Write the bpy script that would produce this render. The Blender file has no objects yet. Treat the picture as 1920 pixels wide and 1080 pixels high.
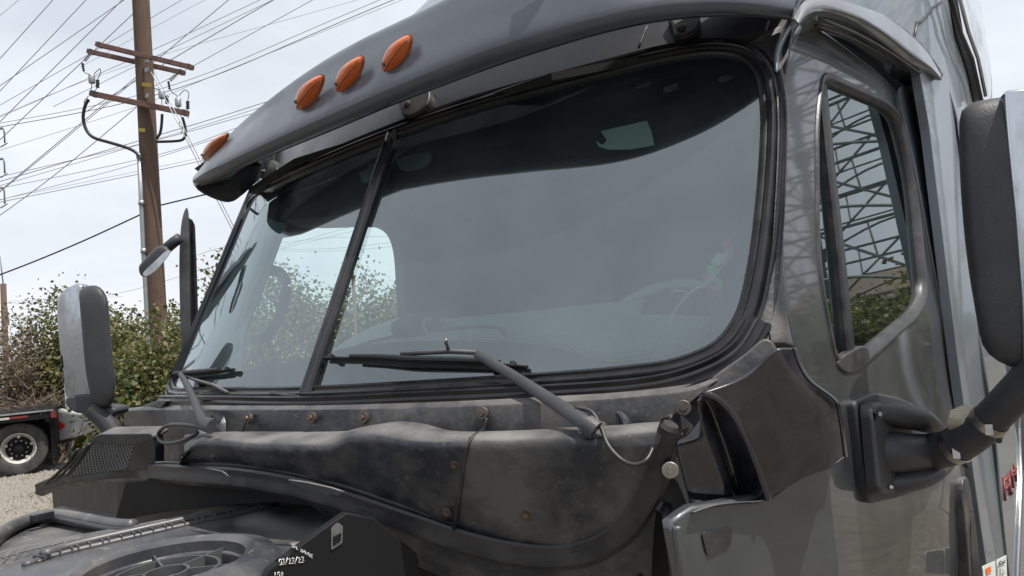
import bpy, bmesh, math, random
from mathutils import Vector, Matrix
from mathutils.geometry import delaunay_2d_cdt
random.seed(7)
sc = bpy.context.scene
C = sc.collection
# ------------------------------------------------------------------ camera
FPX = 1380.0
YAW, PITCH, ROLL = math.radians(35), math.radians(3), math.radians(4.8)
CP = Vector((1.43, -1.45, 2.1))
FW = Vector((-math.sin(YAW)*math.cos(PITCH), math.cos(YAW)*math.cos(PITCH), math.sin(PITCH)))
R0 = Vector((math.cos(YAW), math.sin(YAW), 0)); U0 = R0.cross(FW)*1.0
RT = R0*math.cos(ROLL)-U0*math.sin(ROLL); UP = R0*math.sin(ROLL)+U0*math.cos(ROLL)
cd = bpy.data.cameras.new('camera'); cam = bpy.data.objects.new('camera', cd); C.objects.link(cam)
m = Matrix((RT, UP, -FW)).transposed().to_4x4(); m.translation = CP; cam.matrix_world = m
cd.sensor_width = 36; cd.lens = FPX/1920*36; cd.clip_end = 2000; cd.clip_start = 0.02
sc.camera = cam
# ------------------------------------------------------------------ world, sun, exposure
SUN = Vector((0.42, 0.05, 0.90)).normalized()
w = bpy.data.worlds.new('World'); sc.world = w; w.use_nodes = True
nt = w.node_tree; nt.nodes.clear()
def N(nt, t, **k):
    n = nt.nodes.new(t)
    for a, b in k.items(): setattr(n, a, b)
    return n
sky = N(nt, 'ShaderNodeTexSky', sky_type='NISHITA', sun_disc=False)
sky.sun_elevation = math.asin(SUN.z); sky.sun_rotation = math.atan2(SUN.x, SUN.y)
sky.air_density = 1.0; sky.dust_density = 4.0
tc = N(nt, 'ShaderNodeTexCoord'); mp = N(nt, 'ShaderNodeMapping'); mp.inputs['Scale'].default_value = (1.2, 1.2, 3.2)
nz = N(nt, 'ShaderNodeTexNoise'); nz.inputs['Scale'].default_value = 1.6; nz.inputs['Detail'].default_value = 7; nz.inputs['Roughness'].default_value = .55
rmp = N(nt, 'ShaderNodeValToRGB'); rmp.color_ramp.elements[0].position = .34; rmp.color_ramp.elements[1].position = .62
rmp.color_ramp.elements[0].color = (5.5, 5.95, 6.6, 1); rmp.color_ramp.elements[1].color = (7.4, 7.7, 8.2, 1)
mx = N(nt, 'ShaderNodeMixRGB'); mx.inputs[0].default_value = .95
bg = N(nt, 'ShaderNodeBackground'); bg.inputs['Strength'].default_value = .118
wo = N(nt, 'ShaderNodeOutputWorld')
L = nt.links.new
L(tc.outputs['Generated'], mp.inputs[0]); L(mp.outputs[0], nz.inputs['Vector']); L(nz.outputs['Fac'], rmp.inputs[0])
L(sky.outputs[0], mx.inputs[1]); L(rmp.outputs[0], mx.inputs[2]); L(mx.outputs[0], bg.inputs[0]); L(bg.outputs[0], wo.inputs[0])
sd = bpy.data.lights.new('sun', 'SUN'); sd.energy = 4.8; sd.angle = math.radians(.6); sd.color = (1, .95, .87)
so = bpy.data.objects.new('sun', sd); C.objects.link(so); so.rotation_euler = SUN.to_track_quat('Z', 'Y').to_euler(); so.location = (0, 0, 20)
sc.view_settings.view_transform = 'Standard'; sc.view_settings.look = 'None'; sc.view_settings.exposure = 0.15; sc.view_settings.gamma = 1
sc.render.engine = 'CYCLES'
try:
    sc.cycles.max_bounces = 8; sc.cycles.transparent_max_bounces = 12
except Exception: pass

# ------------------------------------------------------------------ projection helpers (photo pixel + a real surface of the place -> point on it)
def ray(px, py): return FW+RT*((px-960)/FPX)-UP*((py-540)/FPX)
def at(px, py, d): return CP+ray(px, py)*d
def hit(px, py, F, smin=.25, smax=80):
    d = ray(px, py); s0 = smin; f0 = F(CP+d*s0); s = s0; best = (9e9, 3)
    while s < smax:
        s *= 1.04; f = F(CP+d*s)
        if s < 9 and abs(f) < best[0]: best = (abs(f), s)
        if (f < 0) != (f0 < 0):
            a, b = s/1.04, s
            for _ in range(26):
                mid = (a+b)/2
                if (F(CP+d*mid) < 0) != (f0 < 0): b = mid
                else: a = mid
            return CP+d*((a+b)/2)
        f0 = f
    return CP+d*best[1]
def SC(a, m=.54): return lambda p: p.y-(yw(max(-.86, p.x))+a+m*(p.z-1.985))
def X_(v): return lambda p: p.x-v
def Y_(v): return lambda p: p.y-v
def Z_(v): return lambda p: p.z-v
def yw(x):
    a = min(.8, abs(x)); return -.30+.05*a+.19*a*a+.04*a**4+.436*max(0, abs(x)-.8)
def S(a, m=.54, b=None): return lambda p: p.y-(yw(p.x)+a+m*(p.z-1.985))
def DX(a=0):      # driver side skin of the cab
    return lambda p: p.x-(1.018+a+.125*(p.y-.2)-.06*max(0, p.z-2.0)-.03*max(0, 2-p.z)**2)
def bump2(p, cy, cz, ry, rz, h):
    q = ((p.y-cy)/ry)**2+((p.z-cz)/rz)**2
    return h*math.exp(-q)
# ------------------------------------------------------------------ splines
def cr(pts, n=8, closed=False):
    out = []; k = len(pts); rng = k if closed else k-1
    dim = len(pts[0])
    for i in range(rng):
        g = lambda j: pts[j % k] if closed else pts[max(0, min(k-1, j))]
        p0, p1, p2, p3 = g(i-1), g(i), g(i+1), g(i+2)
        for j in range(n):
            t = j/n
            out.append(tuple(.5*((2*p1[a])+(-p0[a]+p2[a])*t+(2*p0[a]-5*p1[a]+4*p2[a]-p3[a])*t*t+(-p0[a]+3*p1[a]-3*p2[a]+p3[a])*t**3) for a in range(dim)))
    if not closed: out.append(tuple(pts[-1]))
    return out
def resample(pts, n):
    d = [0]
    for a, b in zip(pts, pts[1:]): d.append(d[-1]+math.dist(a, b))
    out = []; j = 0
    for i in range(n):
        t = d[-1]*i/(n-1)
        while j < len(d)-2 and d[j+1] < t: j += 1
        u = (t-d[j])/max(1e-9, d[j+1]-d[j]); u = max(0, min(1, u))
        out.append(tuple(pts[j][a]+(pts[j+1][a]-pts[j][a])*u for a in range(len(pts[0]))))
    return out
def rnd(pts, r, n=5):
    """round the corners of a closed px polygon"""
    out = []; k = len(pts)
    for i in range(k):
        a, b, c = pts[i-1], pts[i], pts[(i+1) % k]
        rr = b[2] if len(b) > 2 else r
        va = (a[0]-b[0], a[1]-b[1]); vc = (c[0]-b[0], c[1]-b[1])
        la = math.hypot(*va); lc = math.hypot(*vc); q = min(rr, la*.48, lc*.48)
        p = (b[0]+va[0]/la*q, b[1]+va[1]/la*q); s = (b[0]+vc[0]/lc*q, b[1]+vc[1]/lc*q)
        for j in range(n+1):
            t = j/n
            out.append(tuple((1-t)**2*p[e]+2*t*(1-t)*b[e]+t*t*s[e] for e in (0, 1)))
    return out
# ------------------------------------------------------------------ materials
def mat(name, base, rough=.5, metal=0, coat=0, c2=None, scale=6, bump=0, bscale=40, rvar=0, spec=.5, fac=(.4, .65), streak=None, c3=None, s3=30, crough=.05, detail=6, dust=0, dcol=(.21, .20, .19)):
    mt = bpy.data.materials.new(name); mt.use_nodes = True; t = mt.node_tree; b = t.nodes['Principled BSDF']
    b.inputs['Base Color'].default_value = (*base, 1); b.inputs['Roughness'].default_value = rough; b.inputs['Metallic'].default_value = metal
    b.inputs['Coat Weight'].default_value = coat; b.inputs['Coat Roughness'].default_value = crough; b.inputs['Specular IOR Level'].default_value = spec
    tc = N(t, 'ShaderNodeTexCoord'); l = t.links.new
    mpn = N(t, 'ShaderNodeMapping'); l(tc.outputs['Object'], mpn.inputs[0])
    if streak: mpn.inputs['Scale'].default_value = streak
    if c2:
        n1 = N(t, 'ShaderNodeTexNoise'); n1.inputs['Scale'].default_value = scale; n1.inputs['Detail'].default_value = detail; n1.inputs['Roughness'].default_value = .62
        r = N(t, 'ShaderNodeValToRGB'); r.color_ramp.elements[0].position, r.color_ramp.elements[1].position = fac
        r.color_ramp.elements[0].color = (*base, 1); r.color_ramp.elements[1].color = (*c2, 1)
        l(mpn.outputs[0], n1.inputs['Vector']); l(n1.outputs['Fac'], r.inputs[0]); last = r.outputs[0]
        if c3:
            n3 = N(t, 'ShaderNodeTexNoise'); n3.inputs['Scale'].default_value = s3; n3.inputs['Detail'].default_value = 8; n3.inputs['Roughness'].default_value = .7
            r3 = N(t, 'ShaderNodeValToRGB'); r3.color_ramp.elements[0].position = .6; r3.color_ramp.elements[1].position = .74
            m3 = N(t, 'ShaderNodeMixRGB'); l(mpn.outputs[0], n3.inputs['Vector']); l(n3.outputs['Fac'], r3.inputs[0]); l(r3.outputs[0], m3.inputs[0]); l(last, m3.inputs[1]); m3.inputs[2].default_value = (*c3, 1); last = m3.outputs[0]
        if dust:
            ge = N(t, 'ShaderNodeNewGeometry'); sx = N(t, 'ShaderNodeSeparateXYZ'); l(ge.outputs['Normal'], sx.inputs[0]); md = N(t, 'ShaderNodeMapRange'); md.inputs[1].default_value = .62; md.inputs[2].default_value = .95; md.inputs[4].default_value = dust
            nd = N(t, 'ShaderNodeTexNoise'); nd.inputs['Scale'].default_value = 9; nd.inputs['Detail'].default_value = 6; l(tc.outputs['Object'], nd.inputs['Vector']); rr_ = N(t, 'ShaderNodeMapRange'); rr_.inputs[1].default_value = .3; rr_.inputs[2].default_value = .65; l(nd.outputs['Fac'], rr_.inputs[0])
            mm_ = N(t, 'ShaderNodeMath', operation='MULTIPLY'); l(sx.outputs['Z'], md.inputs[0]); l(md.outputs[0], mm_.inputs[0]); l(rr_.outputs[0], mm_.inputs[1]); m4 = N(t, 'ShaderNodeMixRGB'); l(mm_.outputs[0], m4.inputs[0]); l(last, m4.inputs[1]); m4.inputs[2].default_value = (*dcol, 1); last = m4.outputs[0]
        l(last, b.inputs['Base Color'])
        if rvar:
            mr = N(t, 'ShaderNodeMapRange'); mr.inputs[1].default_value = fac[0]; mr.inputs[2].default_value = fac[1]; mr.inputs[3].default_value = rough; mr.inputs[4].default_value = rough+rvar
            l(n1.outputs['Fac'], mr.inputs[0]); l(mr.outputs[0], b.inputs['Roughness'])
            if coat:
                mr2 = N(t, 'ShaderNodeMapRange'); mr2.inputs[1].default_value = fac[0]; mr2.inputs[2].default_value = fac[1]; mr2.inputs[3].default_value = coat; mr2.inputs[4].default_value = coat*.45
                l(n1.outputs['Fac'], mr2.inputs[0]); l(mr2.outputs[0], b.inputs['Coat Weight'])
    if bump:
        nb = N(t, 'ShaderNodeTexNoise'); nb.inputs['Scale'].default_value = bscale; nb.inputs['Detail'].default_value = 5
        bp = N(t, 'ShaderNodeBump'); bp.inputs['Strength'].default_value = bump; bp.inputs['Distance'].default_value = .004
        l(tc.outputs['Object'], nb.inputs['Vector']); l(nb.outputs['Fac'], bp.inputs['Height']); l(bp.outputs[0], b.inputs['Normal'])
    return mt
M = {}
M['plastic'] = mat('plastic', (.016, .019, .026), .38, spec=.4, c2=(.088, .083, .080), scale=7, detail=12, bump=.3, bscale=90, rvar=.22, fac=(.44, .64), c3=(.15, .14, .13), s3=75, dust=.8)
M['plasticdust'] = mat('plastic_dusty', (.032, .034, .040), .5, c2=(.10, .098, .095), scale=4, bump=.25, bscale=50, rvar=.2, streak=(1, 1, .35), dust=.6)
M['mirror_plastic'] = mat('mirror_plastic', (.030, .032, .037), .5, c2=(.045, .045, .05), scale=8, bump=.25, bscale=260, c3=(.07, .07, .07), s3=60)
M['rubber'] = mat('rubber', (.013, .013, .016), .36, c2=(.038, .035, .035), scale=14, bump=.15, bscale=80, rvar=.2)
M['gasket'] = mat('gasket', (.010, .010, .012), .26, c2=(.022, .02, .022), scale=9, bump=.08, bscale=50, rvar=.12)
M['visor'] = mat('visor_paint', (.040, .050, .066), .32, c2=(.062, .072, .088), scale=5, bump=.08, bscale=30, rvar=.14, coat=.7, c3=(.12, .12, .13), s3=110, crough=.16)
M['header'] = mat('header_paint', (.010, .010, .014), .26, c2=(.024, .022, .026), scale=5, rvar=.15, coat=.2, spec=.35, bump=.08, bscale=20, crough=.15)
M['paint'] = mat('side_paint', (.085, .095, .108), .38, metal=.75, c2=(.13, .133, .135), scale=3.0, rvar=.20, coat=1.0, bump=.012, bscale=6, streak=(1, 1, .6), crough=.04, fac=(.40, .72))
M['paint2'] = mat('sleeper_paint', (.20, .235, .27), .36, metal=.5, c2=(.25, .275, .30), scale=2.0, rvar=.1, coat=.45, crough=.04)
M['fairing'] = mat('fairing_gloss', (.008, .009, .013), .10, c2=(.042, .040, .048), scale=3.5, rvar=.16, coat=1, bump=.02, bscale=8, fac=(.50, .66), crough=.03, c3=(.05, .05, .055), s3=40)
M['frame'] = mat('window_frame', (.028, .028, .031), .28, c2=(.06, .058, .058), scale=10, rvar=.2, bump=.1, bscale=70)
M['frit'] = mat('frit', (.012, .011, .014), .4)
M['chrome'] = mat('chrome_worn', (.52, .54, .57), .14, metal=1, c2=(.38, .37, .36), scale=9, rvar=.25, bump=.03, bscale=60, streak=(1, 1, .4), c3=(.2, .15, .1), s3=16)
M['metal'] = mat('steel', (.45, .44, .42), .35, metal=1, c2=(.3, .27, .22), scale=20)
M['rust'] = mat('rusty_bolt', (.16, .11, .085), .5, metal=.6, c2=(.10, .06, .04), scale=60)
M['boltdark'] = mat('dark_bolt', (.07, .06, .055), .5, metal=.5, c2=(.12, .10, .08), scale=60)
M['cream'] = mat('cream_cap', (.47, .43, .33), .45, c2=(.36, .32, .23), scale=25, bump=.1)
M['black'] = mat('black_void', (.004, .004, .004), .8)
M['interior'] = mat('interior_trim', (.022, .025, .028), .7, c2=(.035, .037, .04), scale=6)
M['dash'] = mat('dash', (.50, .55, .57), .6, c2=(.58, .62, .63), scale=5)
M['grey_int'] = mat('grey_trim', (.42, .46, .48), .6)
M['darkcover'] = mat('bay_cover', (.034, .037, .046), .30, c2=(.13, .125, .12), scale=4.5, rvar=.25, bump=.2, bscale=30, fac=(.38, .7), c3=(.30, .28, .24), s3=14)
M['paper'] = mat('paper', (.62, .66, .62), .7)
M['ink'] = mat('ink_white', (.7, .7, .68), .6)
M['boxdark'] = mat('box_dark', (.016, .015, .015), .6, spec=.25, c2=(.045, .040, .036), scale=9, bump=.15)
M['label'] = mat('label_grey', (.13, .13, .13), .5, c2=(.09, .09, .09), scale=30)
M['dullred'] = mat('dull_red', (.17, .022, .022), .5)
M['red'] = mat('red', (.55, .03, .03), .4)
M['redpaper'] = mat('red_print', (.85, .08, .05), .5)
M['greenpaper'] = mat('green_print', (.10, .60, .15), .5)
M['whitepaint'] = mat('white_paint', (.48, .49, .50), .35, c2=(.38, .37, .35), scale=6)
M['tyre'] = mat('tyre', (.035, .035, .036), .75, c2=(.075, .07, .065), scale=7, bump=.3, bscale=20)
M['rim'] = mat('rim_white', (.55, .54, .52), .45, c2=(.42, .36, .30), scale=6)
M['frameblack'] = mat('frame_black', (.010, .010, .011), .6, spec=.2)
M['galv'] = mat('galvanised', (.36, .38, .40), .5, metal=.6, c2=(.30, .31, .33), scale=6)
M['galvdull'] = mat('dull_metal', (.13, .135, .14), .4, metal=.4, c2=(.09, .09, .095), scale=10)
M['wire'] = mat('wire', (.22, .22, .24), .6)
M['wirelight'] = mat('wire_light', (.26, .27, .29), .5)
M['cable'] = mat('cable_black', (.01, .01, .01), .5)
M['pylon'] = mat('pylon_steel', (.20, .22, .20), .6, c2=(.15, .16, .15), scale=4)
M['concrete'] = mat('house_wall', (.42, .38, .31), .9, c2=(.35, .32, .27), scale=3)
M['roof'] = mat('house_roof', (.20, .15, .12), .9, c2=(.14, .11, .09), scale=14)
M['orange'] = mat('orange_print', (.75, .16, .03), .5)
def mat_wood():
    mt = mat('pole_wood', (.125, .078, .055), .85, c2=(.065, .042, .034), scale=9, bump=.5, bscale=30, streak=(4, 4, .22), c3=(.24, .15, .10), s3=9, fac=(.35, .7)); return mt
M['wood'] = mat_wood()
M['crossarm'] = mat('crossarm_wood', (.16, .085, .07), .8, c2=(.09, .05, .045), scale=5, streak=(1, 1, 4))
def mat_amber():
    mt = mat('amber_lens', (.62, .12, .006), .16, coat=1); t = mt.node_tree; b = t.nodes['Principled BSDF']
    wv = N(t, 'ShaderNodeTexWave'); wv.inputs['Scale'].default_value = 90; wv.inputs['Distortion'].default_value = 1.5
    tcn = N(t, 'ShaderNodeTexCoord'); bp = N(t, 'ShaderNodeBump'); bp.inputs['Strength'].default_value = .35; bp.inputs['Distance'].default_value = .003
    t.links.new(tcn.outputs['Object'], wv.inputs['Vector']); t.links.new(wv.outputs['Fac'], bp.inputs['Height']); t.links.new(bp.outputs[0], b.inputs['Normal'])
    b.inputs['Subsurface Weight'].default_value = .35; b.inputs['Subsurface Radius'].default_value = (.02, .008, .002)
    return mt
M['amber'] = mat_amber()
M['amberbase'] = mat('amber_base', (.20, .05, .012), .3)
def mat_glass(name, tint, dust=.05, dcol=(.42, .48, .53), ior=1.62, cloudy=True):
    mt = bpy.data.materials.new(name); mt.use_nodes = True; t = mt.node_tree; t.nodes.clear(); l = t.links.new
    o = N(t, 'ShaderNodeOutputMaterial'); tr = N(t, 'ShaderNodeBsdfTransparent'); tr.inputs[0].default_value = (*tint, 1)
    g = N(t, 'ShaderNodeBsdfGlossy'); g.inputs['Roughness'].default_value = .015; g.inputs[0].default_value = (.88, .98, 1, 1)
    f = N(t, 'ShaderNodeFresnel'); f.inputs[0].default_value = ior
    a = N(t, 'ShaderNodeMixShader'); l(f.outputs[0], a.inputs[0]); l(tr.outputs[0], a.inputs[1]); l(g.outputs[0], a.inputs[2])
    d = N(t, 'ShaderNodeBsdfDiffuse'); d.inputs[0].default_value = (*dcol, 1)
    b = N(t, 'ShaderNodeMixShader'); tcn = N(t, 'ShaderNodeTexCoord'); mpn = N(t, 'ShaderNodeMapping'); mpn.inputs['Scale'].default_value = (1, 1, .5)
    n = N(t, 'ShaderNodeTexNoise'); n.inputs['Scale'].default_value = 5; n.inputs['Detail'].default_value = 8
    mr = N(t, 'ShaderNodeMapRange'); mr.inputs[1].default_value = .3; mr.inputs[2].default_value = .75; mr.inputs[3].default_value = dust*.3; mr.inputs[4].default_value = dust*1.6
    l(tcn.outputs['Object'], mpn.inputs[0]); l(mpn.outputs[0], n.inputs['Vector']); l(n.outputs['Fac'], mr.inputs[0]); l(mr.outputs[0], b.inputs[0])
    l(a.outputs[0], b.inputs[1]); l(d.outputs[0], b.inputs[2]); l(b.outputs[0], o.inputs[0]); return mt
M['glass'] = mat_glass('windshield_glass', (.74, .90, .86), .03, ior=2.6)
M['sideglass'] = mat_glass('side_glass', (.55, .72, .66), .01, ior=2.5)
def mat_mesh_fence():
    mt = bpy.data.materials.new('chain_link'); mt.use_nodes = True; return mt
# ------------------------------------------------------------------ object helpers
def link(o, parent=None): 
    C.objects.link(o)
    if parent is not None: o.parent = parent; o.matrix_parent_inverse = parent.matrix_world.inverted()
    return o
def tag(o, label=None, cat=None, group=None, kind=None):
    if label: o['label'] = label
    if cat: o['category'] = cat
    if group: o['group'] = group
    if kind: o['kind'] = kind
    return o
def empty(name, loc=(0, 0, 0)):
    o = bpy.data.objects.new(name, None); o.empty_display_size = .1; o.location = loc; C.objects.link(o); bpy.context.view_layer.update(); return o
def mesh_obj(name, verts, faces, m, parent=None, smooth=True):
    me = bpy.data.meshes.new(name); me.from_pydata([tuple(v) for v in verts], [], faces); me.update()
    if smooth: me.polygons.foreach_set('use_smooth', [True]*len(me.polygons))
    if m: me.materials.append(m)
    o = bpy.data.objects.new(name, me); return link(o, parent)
def recalc(o):
    bm = bmesh.new(); bm.from_mesh(o.data); bmesh.ops.remove_doubles(bm, verts=bm.verts, dist=1e-5); bmesh.ops.recalc_face_normals(bm, faces=bm.faces)
    for e in bm.edges:
        if len(e.link_faces) == 2 and e.calc_face_angle(0) > .62: e.smooth = False
    bm.to_mesh(o.data); bm.free(); return o
def solid(o, th, offset=-1, bevel=0, seg=2, angle=40):
    s = o.modifiers.new('solid', 'SOLIDIFY'); s.thickness = th; s.offset = offset; s.use_even_offset = False
    if bevel:
        b = o.modifiers.new('bevel', 'BEVEL'); b.width = bevel; b.segments = seg; b.limit_method = 'ANGLE'; b.angle_limit = math.radians(angle); b.use_clamp_overlap = True
    try: o.data.shade_auto_smooth
    except Exception: pass
    return o
def face_cam(o):
    """flip the open sheet so that its front looks at the side it is seen from"""
    me = o.data; n = 0
    mw = Vector((0, 0, 0))
    for p in me.polygons:
        n += p.normal.dot(CP-p.center)*p.area
    if n < 0: me.flip_normals()
def inside(pt, poly):
    x, y = pt; r = False; j = len(poly)-1
    for i in range(len(poly)):
        xi, yi = poly[i][:2]; xj, yj = poly[j][:2]
        if (yi > y) != (yj > y) and x < (xj-xi)*(y-yi)/(yj-yi)+xi: r = not r
        j = i
    return r
def patch(name, outline, F, m, parent=None, holes=(), step=22, th=.01, bevel=.003, off=-1):
    """a panel: outline (px) carried onto surface F, filled with a fine mesh and given its thickness away from the viewer"""
    pts = []; edges = []
    for lp in [outline]+list(holes):
        b = len(pts); lp2 = []
        for i in range(len(lp)):
            a, c = lp[i], lp[(i+1) % len(lp)]; d = math.dist(a[:2], c[:2]); k = max(1, int(d/(step*.9)))
            for j in range(k): lp2.append((a[0]+(c[0]-a[0])*j/k, a[1]+(c[1]-a[1])*j/k))
        pts += lp2; edges += [(b+i, b+(i+1) % len(lp2)) for i in range(len(lp2))]
    nb = len(pts)
    xs = [p[0] for p in outline]; ys = [p[1] for p in outline]
    border = pts[:]
    y = min(ys)+step*.5; row = 0
    while y < max(ys):
        x = min(xs)+(step*.5 if row % 2 else 0)
        while x < max(xs):
            if inside((x, y), outline) and not any(inside((x, y), h) for h in holes):
                if min((x-b[0])**2+(y-b[1])**2 for b in border) > (step*.45)**2: pts.append((x, y))
            x += step
        y += step*.87; row += 1
    v, e, f, *_ = delaunay_2d_cdt([Vector(p) for p in pts], edges, [], 0, 1e-4)
    keep = []
    for t in f:
        c = (sum(v[i].x for i in t)/len(t), sum(v[i].y for i in t)/len(t))
        if inside(c, outline) and not any(inside(c, h) for h in holes): keep.append(list(t))
    vs = [hit(p.x, p.y, F) for p in v]; G_ = nrmF(F); ns = [G_(p) for p in vs]
    # orient the triangles toward the viewer
    out = []
    for t in keep:
        n_ = (vs[t[1]]-vs[t[0]]).cross(vs[t[2]]-vs[t[0]])
        out.append(t if n_.dot(ns[t[0]]) > 0 else t[::-1])
    if th:
        nv = len(vs); d = {}
        for t in out:
            for i in range(len(t)):
                e_ = (t[i], t[(i+1) % len(t)])
                if (e_[1], e_[0]) in d: d.pop((e_[1], e_[0]))
                else: d[e_] = 1
        bv = {}
        for (i, j) in d:
            o_ = (vs[j]-vs[i]).cross(ns[i])
            if o_.length > 1e-9:
                o_.normalize()
                for q in (i, j): bv[q] = bv.get(q, Vector())+o_
        idx = {}
        V2 = list(vs); N2 = list(ns)
        for q, o_ in bv.items():
            o_ = o_.normalized(); n_ = ns[q]; bw_ = min(bevel, th*.5)
            idx[q] = len(V2)
            V2 += [vs[q]+o_*bw_*.7-n_*bw_*.3, vs[q]+o_*bw_-n_*bw_, vs[q]+o_*bw_-n_*th]; N2 += [(n_+o_).normalized(), o_, o_]
        base_ = len(V2)
        for p, n_ in zip(vs, ns): V2.append(p-n_*th); N2.append(-n_)
        F2 = list(out)
        for (i, j) in d:
            if i in idx and j in idx:
                a_, b_ = idx[i], idx[j]
                F2.append((j, i, a_, b_)); F2.append((b_, a_, a_+1, b_+1)); F2.append((b_+1, a_+1, a_+2, b_+2))
        for t in out: F2.append(tuple(base_+q for q in t[::-1]))
        vs, ns, out = V2, N2, F2
    o = mesh_obj(name, vs, out, m, parent)
    try: o.data.normals_split_custom_set_from_vertices([tuple(n_) for n_ in ns])
    except Exception as ex: print('normals', name, ex)
    return o
def curve3(px, F, n=8, closed=False, smooth=True):
    q = cr(px, n, closed) if smooth else px
    return [hit(p[0], p[1], F) for p in q]
def C3(px, F, N_=60, smooth=True):
    q = resample(cr(px, 8) if smooth else px, N_); return [hit(p[0], p[1], F) for p in q]
def loft(name, curves, m, parent=None, th=.006, sub=3, smoothx=True, bevel=.002, closed=False, off=-1):
    """skin a family of 3D curves (equal counts)"""
    n = len(curves[0]); rows = []
    if smoothx and len(curves) > 2:
        cols = [cr([tuple(c[i]) for c in curves], sub) for i in range(n)]
        rows = [[cols[i][j] for i in range(n)] for j in range(len(cols[0]))]
    else:
        for a, b in zip(curves, curves[1:]):
            for j in range(sub): rows.append([Vector(a[i]).lerp(Vector(b[i]), j/sub) for i in range(n)])
        rows.append([Vector(p) for p in curves[-1]])
    vs = [Vector(p) for r in rows for p in r]; fs = []
    for j in range(len(rows)-1):
        for i in range(n if closed else n-1):
            i2 = (i+1) % n; fs.append((j*n+i, j*n+i2, (j+1)*n+i2, (j+1)*n+i))
    o = mesh_obj(name, vs, fs, m, parent); face_cam(o)
    if th: solid(o, th, off, bevel)
    return o
def frame_at(pts, i, closed=False, up=Vector((0, 0, 1))):
    n = len(pts); a = pts[(i-1) % n] if closed or i > 0 else pts[i]; b = pts[(i+1) % n] if closed or i < n-1 else pts[i]
    t = (Vector(b)-Vector(a)).normalized(); s = t.cross(up)
    if s.length < 1e-3: s = t.cross(Vector((0, 1, 0)))
    s.normalize(); u = s.cross(t).normalized(); return t, s, u
def tube(name, pts, r, m, parent=None, seg=10, closed=False, caps=True, flat=1.0, up=Vector((0, 0, 1)), mb=None):
    pts = [Vector(p) for p in pts]; vs = []; fs = []; n = len(pts); b0 = 0
    if mb is not None: vs, fs = mb; b0 = len(vs)
    for i in range(n):
        t, s, u = frame_at(pts, i, closed, up); rr = r(i/(n-1)) if callable(r) else r
        for k in range(seg):
            a = 2*math.pi*k/seg; vs.append(pts[i]+s*(math.cos(a)*rr)+u*(math.sin(a)*rr*flat))
    for i in range(n if closed else n-1):
        for k in range(seg):
            a = b0+i*seg+k; b = b0+i*seg+(k+1) % seg; c = b0+((i+1) % n)*seg+(k+1) % seg; d = b0+((i+1) % n)*seg+k; fs.append((a, b, c, d))
    if caps and not closed: fs.append(tuple(b0+k for k in range(seg))[::-1]); fs.append(tuple(b0+(n-1)*seg+k for k in range(seg)))
    if mb is not None: return None
    return mesh_obj(name, vs, fs, m, parent)
def sweep(name, pts, nrm, prof, m, parent=None, closed=False, mb=None):
    """profile (side, out) swept along pts; nrm(p) = outward direction"""
    pts = [Vector(p) for p in pts]; vs = []; fs = []; n = len(pts); k = len(prof)
    for i in range(n):
        a = pts[(i-1) % n] if closed or i > 0 else pts[i]; b = pts[(i+1) % n] if closed or i < n-1 else pts[i]
        t = (b-a).normalized(); o_ = nrm(pts[i]); s = t.cross(o_).normalized(); o_ = s.cross(t).normalized()
        for (x, y) in prof: vs.append(pts[i]+s*x+o_*y)
    for i in range(n if closed else n-1):
        for j in range(k-1):
            a = i*k+j; b = i*k+j+1; i2 = (i+1) % n; fs.append((a, b, i2*k+j+1, i2*k+j))
    o = mesh_obj(name, vs, fs, m, parent); recalc(o); return o
def box(name, loc, dim, m, parent=None, rot=None, bevel=.0, mb=None):
    bm = bmesh.new(); bmesh.ops.create_cube(bm, size=1)
    for v in bm.verts: v.co = Vector((v.co.x*dim[0], v.co.y*dim[1], v.co.z*dim[2]))
    if bevel: bmesh.ops.bevel(bm, geom=bm.edges[:], offset=bevel, segments=2, affect='EDGES', profile=.6)
    mm = Matrix.Translation(loc) @ (rot.to_4x4() if rot is not None else Matrix.Identity(4)); bm.transform(mm)
    if mb is not None:
        b = len(mb[0]); bm.verts.index_update(); mb[0].extend([v.co.copy() for v in bm.verts]); mb[1].extend([tuple(b+v.index for v in f.verts) for f in bm.faces]); bm.free(); return
    me = bpy.data.meshes.new(name); bm.to_mesh(me); bm.free(); me.materials.append(m)
    return link(bpy.data.objects.new(name, me), parent)
def basis(z, up=Vector((0, 0, 1))):
    z = z.normalized(); x = up.cross(z)
    if x.length < 1e-3: x = Vector((1, 0, 0)).cross(z)
    x.normalize(); y = z.cross(x); return Matrix((x, y, z)).transposed()
def lathe(name, prof, loc, axis, m, parent=None, seg=24, mb=None):
    B = basis(Vector(axis)); vs = []; fs = []; k = len(prof)
    for i in range(seg):
        a = 2*math.pi*i/seg
        for r, h in prof: vs.append(Vector(loc)+B @ Vector((r*math.cos(a), r*math.sin(a), h)))
    for i in range(seg):
        for j in range(k-1):
            i2 = (i+1) % seg; fs.append((i*k+j, i2*k+j, i2*k+j+1, i*k+j+1))
    if mb is not None:
        b = len(mb[0]); mb[0].extend(vs); mb[1].extend([tuple(b+q for q in f) for f in fs]); return
    return recalc(mesh_obj(name, vs, fs, m, parent))
def nrmF(F):
    def g(p):
        e = 1e-3; n = Vector((F(p+Vector((e, 0, 0)))-F(p), F(p+Vector((0, e, 0)))-F(p), F(p+Vector((0, 0, e)))-F(p))).normalized()
        return n if n.dot(CP-p) > 0 else -n
    return g
def quad(name, ps, m, parent=None, th=.02):
    o = mesh_obj(name, ps, [tuple(range(len(ps)))], m, parent, smooth=False); face_cam(o)
    if th: solid(o, th)
    return o
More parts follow.
